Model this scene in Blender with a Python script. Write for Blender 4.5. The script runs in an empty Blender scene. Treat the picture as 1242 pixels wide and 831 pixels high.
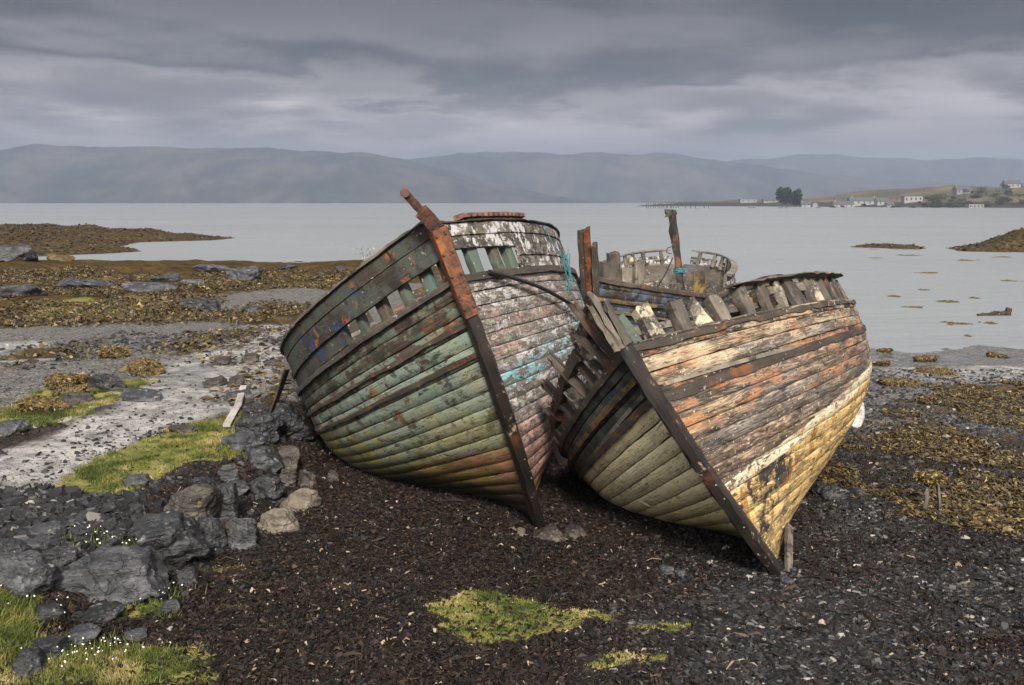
import bpy, math, random
import numpy as np
from math import radians as R

# ------------------------------------------------------------------ camera, sky, sun, exposure
scene = bpy.context.scene
col = scene.collection
CAMH, F, CX, CY, HY = 3.4, 1207.0, 621.0, 415.5, 245.0
PITCH = math.atan((CY - HY) / F)
cam = bpy.data.cameras.new("camera"); cam.lens = 35.0; cam.sensor_width = 36.0
cam.clip_start = 0.05; cam.clip_end = 60000
co = bpy.data.objects.new("camera", cam); col.objects.link(co)
co.location = (0, 0, CAMH); co.rotation_euler = (math.pi / 2 - PITCH, 0, 0)
scene.camera = co
scene.view_settings.view_transform = 'Standard'; scene.view_settings.look = 'None'
scene.view_settings.exposure = 0.5; scene.view_settings.gamma = 1.0
scene.view_settings.use_curve_mapping = False

SUN_EL, SUN_AZ = 36.0, 4.0          # azimuth measured from straight behind the camera towards its right
sd = np.array([math.sin(R(SUN_AZ)) * math.cos(R(SUN_EL)), -math.cos(R(SUN_AZ)) * math.cos(R(SUN_EL)), math.sin(R(SUN_EL))])
sun = bpy.data.lights.new("sun", 'SUN'); sun.energy = 5.0; sun.angle = R(10); sun.color = (1.0, 0.92, 0.81)
so = bpy.data.objects.new("sun", sun); col.objects.link(so)
from mathutils import Vector, Matrix
so.rotation_euler = Vector(sd).to_track_quat('Z', 'Y').to_euler()
scene.cycles.volume_bounces = 0
scene.cycles.max_bounces = 6; scene.cycles.diffuse_bounces = 3; scene.cycles.glossy_bounces = 3
scene.cycles.caustics_reflective = False; scene.cycles.caustics_refractive = False

# ------------------------------------------------------------------ node helper
class NT:
    def __init__(s, tree): s.t = tree; s.n = tree.nodes; s.l = tree.links
    def new(s, k, **kw):
        n = s.n.new(k)
        for a, b in kw.items(): setattr(n, a, b)
        return n
    def put(s, sock, v):
        if isinstance(v, bpy.types.NodeSocket): s.l.new(v, sock)
        elif isinstance(v, (tuple, list)):
            d = sock.default_value
            sock.default_value = tuple(v) + ((1.0,) if len(d) == 4 and len(v) == 3 else ())
        else: sock.default_value = v
    def m(s, op, a, b=0.0, c=None, clamp=False):
        n = s.new('ShaderNodeMath', operation=op, use_clamp=clamp)
        s.put(n.inputs[0], a); s.put(n.inputs[1], b)
        if c is not None: s.put(n.inputs[2], c)
        return n.outputs[0]
    def add(s, a, b): return s.m('ADD', a, b)
    def sub(s, a, b): return s.m('SUBTRACT', a, b)
    def mul(s, a, b): return s.m('MULTIPLY', a, b)
    def ss(s, x, lo, hi, a=0.0, b=1.0):
        n = s.new('ShaderNodeMapRange', interpolation_type='SMOOTHSTEP')
        s.put(n.inputs[0], x)
        if lo > hi: lo, hi, a, b = hi, lo, b, a
        n.inputs[1].default_value = lo; n.inputs[2].default_value = hi
        n.inputs[3].default_value = a; n.inputs[4].default_value = b
        return n.outputs[0]
    def vm(s, op, a, b=None):
        n = s.new('ShaderNodeVectorMath', operation=op); s.put(n.inputs[0], a)
        if b is not None: s.put(n.inputs[1], b)
        return n.outputs['Value'] if op in ('DOT_PRODUCT', 'LENGTH') else n.outputs[0]
    def xyz(s, v):
        n = s.new('ShaderNodeSeparateXYZ'); s.put(n.inputs[0], v); return n.outputs
    def comb(s, x, y, z):
        n = s.new('ShaderNodeCombineXYZ')
        for i, v in enumerate((x, y, z)): s.put(n.inputs[i], v)
        return n.outputs[0]
    def noise(s, v, sc, det=6.0, ro=0.6, dis=0.0, colr=False):
        n = s.new('ShaderNodeTexNoise'); s.put(n.inputs['Vector'], v); s.put(n.inputs['Scale'], sc)
        n.inputs['Detail'].default_value = det; n.inputs['Roughness'].default_value = ro
        n.inputs['Distortion'].default_value = dis
        return n.outputs['Color' if colr else 'Fac']
    def voro(s, v, sc, feat='F1', out='Distance', rnd=1.0):
        n = s.new('ShaderNodeTexVoronoi', feature=feat); s.put(n.inputs['Vector'], v); s.put(n.inputs['Scale'], sc)
        n.inputs['Randomness'].default_value = rnd
        return n.outputs[out]
    def mix(s, f, a, b, mode='MIX'):
        n = s.new('ShaderNodeMix', data_type='RGBA', blend_type=mode)
        s.put(n.inputs[0], f); s.put(n.inputs[6], a); s.put(n.inputs[7], b)
        return n.outputs[2]
    def ramp(s, f, stops):
        n = s.new('ShaderNodeValToRGB'); s.put(n.inputs[0], f); e = n.color_ramp.elements
        while len(e) < len(stops): e.new(0.5)
        for i, (p, c) in enumerate(stops): e[i].position = p; e[i].color = tuple(c) + (1.0,)
        return n.outputs[0]
    def attr(s, name, out='Fac'):
        n = s.new('ShaderNodeAttribute'); n.attribute_name = name; return n.outputs[out]
    def bump(s, h, st=0.5, d=0.01, nrm=None):
        n = s.new('ShaderNodeBump'); n.inputs['Strength'].default_value = st; n.inputs['Distance'].default_value = d
        s.put(n.inputs['Height'], h)
        if nrm is not None: s.put(n.inputs['Normal'], nrm)
        return n.outputs[0]
    def obj(s): return s.new('ShaderNodeTexCoord').outputs['Object']
    def pos(s): return s.new('ShaderNodeNewGeometry').outputs['Position']

def material(name, fn):
    m = bpy.data.materials.new(name); m.use_nodes = True
    t = NT(m.node_tree); b = m.node_tree.nodes['Principled BSDF']
    r = fn(t)
    for k, v in r.items(): t.put(b.inputs[k], v)
    return m

# ------------------------------------------------------------------ overcast sky
world = bpy.data.worlds.new("World"); scene.world = world; world.use_nodes = True
def build_world():
    t = NT(world.node_tree); t.n.clear()
    out = t.new('ShaderNodeOutputWorld')
    sky = t.new('ShaderNodeTexSky', sky_type='NISHITA'); sky.sun_disc = False
    sky.sun_elevation = R(SUN_EL); sky.sun_rotation = math.atan2(sd[0], sd[1])
    d = t.vm('NORMALIZE', t.new('ShaderNodeTexCoord').outputs['Generated'])
    x, y, z = t.xyz(d)
    zc = t.m('MAXIMUM', z, 0.0)
    # a cloud deck seen in perspective
    q = t.m('DIVIDE', 1.0, t.add(zc, 0.12))
    p = t.comb(t.mul(x, q), t.mul(y, q), 0.0)
    n1 = t.noise(p, 0.36, 7, .52, 0.15)
    n2 = t.noise(t.vm('ADD', p, (7.3, 2.1, 4.0)), 1.0, 8, .55, 0.15)
    n3 = t.noise(t.vm('ADD', p, (1.3, 9.1, 2.0)), 0.13, 3, .5)
    base = t.ramp(zc, [(0.0, (.38, .335, .34)), (.055, (.41, .36, .36)), (.085, (.47, .42, .42)), (.13, (.54, .49, .48)), (.20, (.52, .485, .475)),
                       (.215, (.40, .40, .42)), (.24, (1.15, 1.15, 1.18)), (.42, (1.08, 1.09, 1.12)), (.65, (.60, .61, .63)), (1.0, (.48, .49, .51))])
    k1 = t.ss(n1, .38, .62, -1.0, 1.0); k2 = t.ss(n2, .40, .60, -1.0, 1.0)
    light = t.add(1.0, t.mul(t.add(t.mul(k1, .26), t.mul(k2, .34)), t.ss(zc, .03, .08, .4, 1.0)))
    edge = t.add(zc, t.add(t.mul(k1, .036), t.add(t.mul(k2, .024), t.mul(t.sub(n3, .5), .10))))
    brk = t.mul(t.ss(n2, .50, .66), t.mul(t.ss(zc, .055, .09), t.ss(zc, .19, .13)))
    brk = t.mul(brk, t.ss(x, .35, -.15, .35, 1.0))
    light = t.add(light, t.mul(brk, .75))
    dark = t.mul(t.ss(edge, .092, .132), t.ss(zc, .24, .20))
    dcol = t.mix(t.ss(n2, .35, .65), (.035, .034, .036), (.115, .110, .112))
    base = t.mix(t.mul(dark, .95), base, dcol)
    f = t.m('MAXIMUM', light, .4)
    side = t.add(1.0, t.mul(t.vm('DOT_PRODUCT', d, (float(sd[0]) * 1.2, float(sd[1]) * 1.2, 0.0)), t.ss(zc, .02, .3, 0.3, .6)))
    c = t.vm('SCALE', base); nd = c.node; t.put(nd.inputs[3], t.mul(f, side))
    b1 = t.new('ShaderNodeBackground'); t.put(b1.inputs[0], sky.outputs[0]); b1.inputs[1].default_value = 0.08
    b2 = t.new('ShaderNodeBackground'); t.put(b2.inputs[0], c); b2.inputs[1].default_value = 1.0
    mx = t.new('ShaderNodeMixShader'); mx.inputs[0].default_value = .97
    t.l.new(b1.outputs[0], mx.inputs[1]); t.l.new(b2.outputs[0], mx.inputs[2])
    t.l.new(mx.outputs[0], out.inputs[0])
build_world()

# ------------------------------------------------------------------ numpy noise and small maths
def sm(a, b, x):
    t = np.clip((np.asarray(x, float) - a) / (b - a), 0, 1); return t * t * (3 - 2 * t)
def _h(i, j, k, seed):
    n = (i.astype(np.int64) * 374761393 + j.astype(np.int64) * 668265263 + k.astype(np.int64) * 2147483647 + seed * 1274126177) & 0xffffffff
    n = ((n ^ (n >> 13)) * 1274126177) & 0xffffffff
    return ((n ^ (n >> 16)) & 0xffff) / 65535.0 * 2 - 1
def vnoise(x, y, z=0.0, seed=0):
    x, y, z = np.broadcast_arrays(np.asarray(x, float), np.asarray(y, float), np.asarray(z, float))
    i, j, k = np.floor(x), np.floor(y), np.floor(z)
    fx, fy, fz = x - i, y - j, z - k
    u, v, w = [f * f * f * (f * (f * 6 - 15) + 10) for f in (fx, fy, fz)]
    i, j, k = i.astype(int), j.astype(int), k.astype(int)
    r = 0
    for a in (0, 1):
        for b in (0, 1):
            for c in (0, 1):
                r = r + (u if a else 1 - u) * (v if b else 1 - v) * (w if c else 1 - w) * _h(i + a, j + b, k + c, seed)
    return r
def fbm(x, y, z=0.0, o=4, seed=0, ro=.5):
    r, a, s, t = 0, 1.0, 1.0, 0
    for q in range(o):
        r = r + a * vnoise(np.asarray(x) * s + q * 17.3, np.asarray(y) * s - q * 9.1, np.asarray(z) * s, seed + q); t += a; a *= ro; s *= 2.03
    return r / t
def sdf(poly, x, y):
    """signed distance to a polygon, positive inside"""
    x = np.asarray(x, float); y = np.asarray(y, float)
    P = np.asarray(poly, float); d = np.full(x.shape, 1e18); ins = np.zeros(x.shape, bool)
    for a, b in zip(P, np.roll(P, -1, 0)):
        ex, ey = b - a; wx, wy = x - a[0], y - a[1]
        t = np.clip((wx * ex + wy * ey) / (ex * ex + ey * ey + 1e-12), 0, 1)
        d = np.minimum(d, (wx - ex * t) ** 2 + (wy - ey * t) ** 2)
        if abs(ey) > 1e-12:
            c = (a[1] > y) != (b[1] > y)
            ins ^= c & (x < ex * (y - a[1]) / ey + a[0])
    d = np.sqrt(d); return np.where(ins, d, -d)

# ------------------------------------------------------------------ the lie of the land (metres; camera above the origin)
cP, sP = math.cos(PITCH), math.sin(PITCH)
def flat(px, py, z=0.0):
    """a survey mark of the photograph put down on a level plane"""
    r = np.array([(px - CX) / F, cP + (CY - py) / F * sP, -sP + (CY - py) / F * cP])
    t = (z - CAMH) / r[2]; return np.array([r[0] * t, r[1] * t])
WATER = -0.5
def wp(pts, z=0.0): return np.array([flat(a, b, z) for a, b in pts])
BANK = wp([(470, 420), (425, 500), (385, 560), (310, 612), (255, 655), (215, 700), (150, 745), (60, 800), (-10, 840), (-300, 900), (-900, 800), (-900, 420), (0, 395), (250, 380)])
SPIT = wp([(-700, 276), (0, 278.0), (120, 279), (200, 284), (285, 289), (250, 292), (170, 294), (140, 299), (175, 305.5), (120, 308), (0, 313), (-700, 316)], WATER)
ISLET = wp([(1140, 302), (1165, 299), (1205, 295), (1300, 292), (1420, 297), (1420, 304), (1300, 308), (1215, 306), (1165, 304.5)], WATER)
REEF = wp([(1035, 300), (1075, 298.5), (1115, 300), (1120, 303), (1080, 302)], WATER)
HEAD = np.array([(115, 900), (150, 925), (200, 900), (245, 830), (300, 700), (380, 620), (520, 560), (900, 540), (1500, 700), (1500, 2600), (900, 1800), (420, 1350), (250, 1150), (170, 1010)], float)
HEAD2 = np.array([(350, 1800), (560, 1600), (1100, 1900), (1100, 2400), (500, 2200)], float)
def gh(x, y, fine=True):
    x = np.asarray(x, float); y = np.asarray(y, float)
    r = np.hypot(x, y); az = x / np.maximum(y, .5)
    ysh = 61 + (26.5 - 61) * sm(-.16, .14, az)
    ysh = ysh + 3.0 * fbm(x * .09, y * .02, 3.1, 3, 5) * sm(20, 60, ysh)
    t = (y - 11) / (ysh - 11)
    z = np.where(t < 0, 0.03 * np.minimum(11 - y, 8) * .6, -0.5 * t)
    z = np.where(t > 1, -0.5 - 0.035 * (y - ysh) / np.maximum(1, (ysh - 11) / 15), z)
    z = np.maximum(z, -3.0)
    bk = sdf(BANK, x, y)
    z = z + .42 * sm(-.25, .75, bk + .18 * fbm(x * 1.3, y * 1.3, 0, 3, 9)) * (1 - sm(15, 34, y))
    lump = fbm(x * .55, y * .55, 1.7, 4, 2)
    z = z + .07 * lump * sm(2, 8, r) * (1 - sm(60, 120, r))
    z = z - .20 * np.exp(-((x - 1.8) / 3.2) ** 2 - ((y - 10.2) / 2.2) ** 2)      # scour under the two stems
    # weedy knolls of the far left shore
    w = sm(24, 34, y) * (1 - sm(62, 70, y)) * sm(-.05, -.16, az)
    z = z + w * (.05 + .45 * np.maximum(fbm(x * .22, y * .16, 4.4, 4, 21), -.1))
    w2 = sm(52, 57, y) * (1 - sm(60, 66, y)) * (1 - sm(-.12, -.05, az)) * sm(-.9, -.4, az)
    z = z + w2 * .35 * (.6 + fbm(x * .3, y * .2, 8.8, 3, 23))
    for poly, hgt, wd, sd_ in ((SPIT, .95, 9.0, 31), (ISLET, 1.45, 5.5, 32), (REEF, .20, 1.2, 33)):
        s = sdf(poly, x, y)
        n = fbm(x * .25, y * .18, 2.2, 4, sd_)
        k = sm(-1.0, wd, s + n * 2.0)
        z = np.maximum(z, WATER - .6 + .6 * sm(-2.5, 0.3, s + n * 1.0) + hgt * k * (.85 + .5 * n) + .22 * k * np.abs(fbm(x * .9, y * .5, 5.5, 3, 61)))
    s = sdf(HEAD, x, y); n = fbm(x * .012, y * .012, .5, 5, 41)
    z = np.where(s > -40, np.maximum(z, -1.2 + 1.9 * sm(-14, 6, s + n * 8) + sm(-4, 55, s + n * 14) * 4.3 + sm(20, 170, s) * (2.5 + 10 * sm(270, 400, x)) * (.85 + .6 * n)), z)
    s = sdf(HEAD2, x, y)
    z = np.where(s > -40, np.maximum(z, -1.2 + 1.9 * sm(-14, 6, s) + 9 * sm(0, 120, s)), z)
    if fine:
        z = z + (.018 * fbm(x * 3.1, y * 3.1, 7.7, 3, 55) + .012 * np.abs(fbm(x * 7.0, y * 7.0, 2.7, 2, 56))) * (1 - sm(26, 60, r))
    return z
def at(px, py):
    """where a mark of the photograph meets the ground"""
    z = 0.0
    for i in range(30):
        q = flat(px, py, z); zn = float(gh(q[0], q[1])); z = z + .5 * (zn - z)
    q = flat(px, py, z); return Vector((q[0], q[1], float(gh(q[0], q[1]))))
def ppm(p): return F / math.hypot(p[1], 0.0001) if p[1] > 0 else 1   # photo pixels per metre at a point

# ------------------------------------------------------------------ mesh building
class MB:
    def __init__(s): s.v = []; s.f = []; s.a = []; s.n = 0
    def add(s, verts, faces, puv=None):
        verts = np.asarray(verts, float).reshape(-1, 3); k = s.n
        s.v.append(verts); s.f += [tuple(i + k for i in f) for f in faces]; s.n += len(verts)
        s.a.append(np.zeros((len(verts), 3)) if puv is None else np.asarray(puv, float).reshape(-1, 3))
    def build(s, name, mat, parent=None, smooth=35):
        me = bpy.data.meshes.new(name)
        v = np.concatenate(s.v) if s.v else np.zeros((0, 3))
        me.from_pydata(v.tolist(), [], s.f); me.update()
        if len(v):
            at_ = me.attributes.new('puv', 'FLOAT_VECTOR', 'POINT'); at_.data.foreach_set('vector', np.concatenate(s.a).astype(np.float32).ravel())
        if smooth:
            me.polygons.foreach_set('use_smooth', [True] * len(me.polygons))
            me.set_sharp_from_angle(angle=R(smooth))
        me.materials.append(mat)
        o = bpy.data.objects.new(name, me); col.objects.link(o)
        if parent: o.parent = parent
        return o
def nparr_object(name, verts, faces, mat, attrs=None, smooth=False, parent=None):
    """fast mesh from arrays; faces (n,3) or (n,4)"""
    me = bpy.data.meshes.new(name); nf, k = faces.shape
    me.vertices.add(len(verts)); me.vertices.foreach_set('co', np.asarray(verts, np.float32).ravel())
    me.loops.add(nf * k); me.loops.foreach_set('vertex_index', faces.astype(np.int32).ravel())
    me.polygons.add(nf); me.polygons.foreach_set('loop_start', np.arange(0, nf * k, k, dtype=np.int32))
    me.polygons.foreach_set('loop_total', np.full(nf, k, np.int32))
    me.polygons.foreach_set('use_smooth', np.full(nf, smooth, bool))
    me.update(calc_edges=True)
    for an, (tp, arr) in (attrs or {}).items():
        a = me.attributes.new(an, tp, 'POINT'); a.data.foreach_set('value' if tp == 'FLOAT' else 'vector', np.asarray(arr, np.float32).ravel())
    me.materials.append(mat)
    o = bpy.data.objects.new(name, me); col.objects.link(o)
    if parent: o.parent = parent
    return o
def tag(o, label=None, cat=None, group=None, kind=None):
    if label: o['label'] = label
    if cat: o['category'] = cat
    if group: o['group'] = group
    if kind: o['kind'] = kind
    return o
def empty(name, loc=(0, 0, 0), rz=0.0):
    o = bpy.data.objects.new(name, None); col.objects.link(o); o.location = loc; o.rotation_euler = (0, 0, rz); o.empty_display_size = .2
    return o
rng = random.Random(7); nrg = np.random.default_rng(11)
def beam(mb, p0, p1, w, h, up=(0, 0, 1), seg=6, jit=.006, taper=1.0, broken=(0, 0)):
    """a worn timber from p0 to p1; broken = ragged length at each end"""
    p0, p1 = np.array(p0, float), np.array(p1, float); d = p1 - p0; L = np.linalg.norm(d); d /= L
    u = np.array(up, float); sidev = np.cross(d, u); sidev /= np.linalg.norm(sidev) + 1e-9; u = np.cross(sidev, d)
    prof = np.array([(-1, -.8), (-.8, -1), (.8, -1), (1, -.8), (1, .8), (.8, 1), (0, 1), (-.8, 1), (-1, .8)]) * .5
    k = len(prof); V = []; A = []; pr = rng.random()
    for i in range(seg + 1):
        t = i / seg; sc = 1 + (taper - 1) * t
        for j, (a, b) in enumerate(prof):
            q = p0 + d * L * t + sidev * a * w * sc + u * b * h * sc + nrg.normal(0, jit, 3)
            if i == 0: q = q - d * broken[0] * nrg.random()
            if i == seg: q = q + d * broken[1] * nrg.random()
            V.append(q); A.append((L * t, (a + 2 * b) * .1, pr))
    Fc = [(i * k + j, i * k + (j + 1) % k, (i + 1) * k + (j + 1) % k, (i + 1) * k + j) for i in range(seg) for j in range(k)]
    Fc += [tuple(reversed(range(k))), tuple(seg * k + j for j in range(k))]
    mb.add(V, Fc, A)
def tube(mb, pts, r, sides=6, r1=None):
    pts = np.asarray(pts, float); n = len(pts); V = []; A = []
    tn = np.gradient(pts, axis=0); tn /= np.linalg.norm(tn, axis=1, keepdims=True) + 1e-9
    a0 = np.array([0, 0, 1.0]) if abs(tn[0][2]) < .9 else np.array([1.0, 0, 0]); L = 0; pr = rng.random()
    for i in range(n):
        s_ = np.cross(tn[i], a0); s_ /= np.linalg.norm(s_) + 1e-9; u_ = np.cross(s_, tn[i]); a0 = u_
        rr = r if r1 is None else r + (r1 - r) * i / (n - 1)
        if i: L += np.linalg.norm(pts[i] - pts[i - 1])
        for j in range(sides):
            an = 2 * math.pi * j / sides
            V.append(pts[i] + rr * (math.cos(an) * s_ + math.sin(an) * u_)); A.append((L, j * .03, pr))
    Fc = [(i * sides + j, i * sides + (j + 1) % sides, (i + 1) * sides + (j + 1) % sides, (i + 1) * sides + j) for i in range(n - 1) for j in range(sides)]
    Fc += [tuple(reversed(range(sides))), tuple((n - 1) * sides + j for j in range(sides))]
    mb.add(V, Fc, A)
def spline(P, n=24):
    P = np.asarray(P, float); Q = np.vstack([2 * P[0] - P[1], P, 2 * P[-1] - P[-2]]); out = []
    for i in range(len(P) - 1):
        a, b, c, d = Q[i:i + 4]; t = np.linspace(0, 1, max(2, n // (len(P) - 1)), endpoint=(i == len(P) - 2))[:, None]
        out.append(.5 * ((2 * b) + (c - a) * t + (2 * a - 5 * b + 4 * c - d) * t ** 2 + (3 * b - a - 3 * c + d) * t ** 3))
    return np.vstack(out)
# ------------------------------------------------------------------ materials
def puv_of(t):
    x, y, z = t.xyz(t.attr('puv', 'Vector')); return x, y, z
def grain_of(t):
    """fibre pattern along a timber"""
    x, y, z = puv_of(t)
    v = t.comb(t.mul(x, 2.2), t.mul(y, 42.0), t.mul(z, 91.0))
    g = t.noise(v, 1.0, 6, .65, .6)
    v2 = t.comb(t.mul(x, 7.0), t.mul(y, 160.0), t.mul(z, 37.0))
    g2 = t.noise(v2, 1.0, 4, .6, .3)
    return t.add(t.mul(g, .62), t.mul(g2, .38)), (x, y, z)

def wood_mat(name, stops, tint=None, lichen=0.3, rust=0.0, rough=.8):
    def fn(t):
        g, (x, y, z) = grain_of(t); o = t.obj()
        big = t.noise(o, 2.3, 5, .6)
        k = t.add(t.mul(g, .75), t.add(t.mul(t.sub(big, .5), .7), t.mul(t.sub(z, .5), .25)))
        c = t.ramp(k, stops)
        if tint:
            for colr, sc, lo, hi, off in tint:
                mk = t.ss(t.noise(t.vm('ADD', o, (off, off * .7, -off)), sc, 9, .68, .3), lo, hi)
                c = t.mix(mk, c, colr)
        if lichen:
            mk = t.ss(t.noise(o, 16.0, 5, .65), .70 - lichen * .2, .74 - lichen * .2)
            c = t.mix(t.mul(mk, .8), c, (.40, .39, .33))
            mk = t.ss(t.noise(t.vm('ADD', o, (3, 3, 3)), 9.0, 5, .65), .68, .72)
            c = t.mix(t.mul(mk, .8), c, (.33, .26, .06))
        return {'Base Color': c, 'Roughness': rough, 'Normal': t.bump(t.add(g, t.mul(big, .6)), .7, .02)}
    return material(name, fn)
DARK = [(.18, (.012, .010, .008)), (.42, (.045, .033, .024)), (.62, (.11, .082, .058)), (.85, (.23, .19, .145))]
GREY = [(.15, (.02, .017, .014)), (.38, (.085, .07, .055)), (.58, (.20, .17, .135)), (.85, (.40, .36, .30))]
M_wood_dark = wood_mat('dark_timber', DARK, [((.16, .055, .016), 3.1, .56, .66, 2.0)])
M_wood_grey = wood_mat('grey_timber', GREY, [((.03, .024, .02), 4.1, .55, .62, 5.0)])
M_wood_green = wood_mat('green_timber', DARK, [((.075, .10, .075), 2.4, .42, .56, 1.0), ((.03, .16, .14), 1.7, .60, .66, 8.0)])
M_wood_blue = wood_mat('blue_black_bulwark', DARK, [((.055, .065, .05), 2.0, .44, .56, 1.0), ((.025, .045, .105), 2.6, .55, .62, 4.0), ((.26, .085, .015), 2.7, .585, .66, 9.0), ((.02, .018, .016), 6.0, .55, .60, 12.0)], .25)
M_wood_white = wood_mat('lichen_bulwark', GREY, [((.42, .40, .39), 6.4, .50, .56, 1.0), ((.03, .026, .022), 7.2, .50, .56, 6.0), ((.10, .20, .34), 6.2, .63, .67, 3.0), ((.30, .15, .09), 5.0, .64, .68, 8.0)], .5)
M_wood_cream = wood_mat('cream_stump', GREY, [((.42, .36, .25), 3.6, .46, .58, 1.0), ((.025, .02, .016), 5.5, .50, .58, 3.0), ((.02, .20, .15), 3.0, .63, .68, 7.0)], .6)
M_wood_ochre = wood_mat('ochre_rail', DARK, [((.21, .125, .028), 3.0, .44, .60, 1.0)], .2)
M_stem = wood_mat('stem_timber', [(.25, (.006, .005, .004)), (.48, (.022, .015, .011)), (.66, (.085, .055, .035)), (.85, (.28, .22, .16))], [((.075, .028, .010), 3.2, .56, .68, 4.0), ((.30, .235, .14), 5.0, .60, .68, 2.0)], .15, rough=.5)

def iron_fn(a, b, c_):
    def fn(t):
        o = t.obj(); n = t.noise(o, 6.0, 8, .68, .3); n2 = t.noise(o, 38, 4, .6)
        c = t.ramp(t.add(t.mul(n, .7), t.mul(n2, .3)), [(.40, a), (.56, b), (.74, c_)])
        return {'Base Color': c, 'Roughness': t.ss(n2, .3, .7, .55, .9), 'Normal': t.bump(t.add(n, n2), .6, .012)}
    return fn
M_iron_orange = material('orange_rusted_plate', iron_fn((.022, .009, .005), (.17, .055, .012), (.34, .125, .03)))
M_iron_brown = material('brown_rusted_iron', iron_fn((.022, .012, .009), (.10, .04, .024), (.17, .075, .045)))
M_iron_pink = material('pink_primer_iron', iron_fn((.06, .028, .022), (.20, .095, .072), (.28, .15, .115)))
M_black = material('black_rubber_cable', lambda t: {'Base Color': (.012, .011, .011), 'Roughness': .5})
M_rope = material('turquoise_rope', lambda t: {'Base Color': t.mix(t.noise(t.obj(), 30, 3), (.012, .085, .10), (.04, .19, .21)), 'Roughness': .8})
M_white = material('chalky_white', lambda t: {'Base Color': t.ramp(t.noise(t.obj(), 9, 6, .65), [(.35, (.22, .20, .18)), (.6, (.62, .59, .56))]), 'Roughness': .7})

def chip(t, o, off, sc, lo, hi, det=9, ro=.68):
    return t.ss(t.noise(t.vm('ADD', o, (off, -off * .6, off * .3)), sc, det, ro, .25), lo, hi)
def stretch(t, o, a, b, c):
    return t.vm('MULTIPLY', o, (a, b, c))

def grime(t, c, o, px, py, pr, amt=.8, sc=1.0):
    """weather stains running along and down the boards, nail sickness and cracks"""
    a = t.comb(t.mul(px, 1.3 * sc), t.mul(py, 7.0 * sc), t.mul(pr, 19.0)); n = t.noise(a, 2.2, 9, .72, .4)
    c = t.mix(t.mul(t.ss(n, .54, .66), amt), c, (.022, .018, .014))
    b = t.noise(t.comb(t.mul(px, 9.0 * sc), t.mul(py, 1.4 * sc), t.mul(pr, 3.0)), 1.3, 8, .7, .3)
    c = t.mix(t.mul(t.ss(b, .57, .70), amt * .7), c, (.035, .026, .018))
    cr = t.noise(t.comb(t.mul(px, 1.6), t.mul(py, 34.0), t.mul(pr, 43.0)), 1.0, 4, .6, .8)
    c = t.mix(t.mul(t.ss(t.m('ABSOLUTE', t.sub(cr, .5)), .014, .004), .85), c, (.012, .010, .008))
    d = t.voro(t.vm('MULTIPLY', o, (1, 1, 1)), 11.0); sel = t.xyz(t.voro(o, 11.0, 'F1', 'Color'))[0]
    c = t.mix(t.mul(t.mul(t.ss(d, .13, .08), t.ss(sel, .62, .66)), .85), c, (.03, .014, .008))
    return c
def hull_green(t):
    g, (px, py, pr) = grain_of(t); o = t.obj(); x, y, z = t.xyz(o); v = t.attr('vv')
    zn = t.add(z, t.mul(t.sub(t.noise(o, 1.4, 5, .6), .5), .55))
    wood = t.ramp(g, DARK)
    paint = t.mix(pr, (.13, .155, .112), (.25, .285, .205))
    paint = t.mix(chip(t, o, 3, .9, .45, .65), paint, (.175, .225, .195))
    paint = t.mix(t.mul(chip(t, o, 31, 2.2, .5, .7), .6), paint, (.30, .28, .16))
    upper = t.ss(v, .80, .88)
    paint = t.mix(t.mul(upper, .45), paint, (.06, .075, .05))
    thr = t.add(t.mul(upper, -.08), .575)
    ch = t.noise(t.vm('ADD', stretch(t, o, 1, 1, 1.6), (5, 1, 2)), 4.2, 10, .70, .3)
    c = t.mix(t.ss(t.sub(ch, thr), -.01, .02), paint, wood)
    c = t.mix(t.mul(chip(t, o, 13, 13, .60, .64, 6), .9), c, (.018, .017, .014))
    c = t.mix(t.mul(chip(t, o, 23, 2.7, .53, .62), .85), c, (.028, .026, .02))
    # orange run-off in patches on the upper strakes
    c = t.mix(t.mul(t.mul(chip(t, o, 41, 1.9, .57, .68), t.ss(z, 1.0, 1.5)), .8), c, (.25, .085, .015))
    # antifouling below the old waterline, red at the bow and mossy further aft
    wl = t.ss(zn, 1.22, 1.02)
    red = t.mix(chip(t, o, 7, 2.1, .42, .62), (.27, .105, .06), (.15, .08, .03))
    bow = t.ss(t.add(x, t.mul(t.sub(t.noise(o, 1.1, 4), .5), 1.2)), -1.05, -.25)
    algae = t.mix(chip(t, o, 17, 2.6, .4, .62), (.25, .20, .03), (.07, .075, .02))
    under = t.mix(bow, algae, red)
    c = t.mix(t.mul(wl, .88), c, under)
    c = t.mix(t.mul(t.mul(t.ss(zn, .95, .70), t.ss(zn, .55, .75)), chip(t, o, 2, 3.2, .45, .6)), c, (.21, .165, .02))
    c = t.mix(t.mul(t.mul(t.ss(zn, 2.0, 1.35), t.sub(1.0, t.mul(bow, .6))), chip(t, o, 9, 1.8, .40, .58)), c, (.25, .205, .05))
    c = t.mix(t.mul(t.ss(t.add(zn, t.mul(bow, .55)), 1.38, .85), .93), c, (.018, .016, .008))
    c = grime(t, c, o, px, py, pr, .95)
    ch2 = t.noise(o, 60, 3, .6)
    c = t.mix(t.mul(t.ss(ch2, .60, .66), .5), c, (.02, .018, .014))
    return {'Base Color': c, 'Roughness': .76, 'Specular IOR Level': .3, 'Normal': t.bump(t.add(t.mul(g, .8), t.mul(ch, -.9)), .6, .02)}
M_hull_green = material('peeling_green_planking', hull_green)

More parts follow.
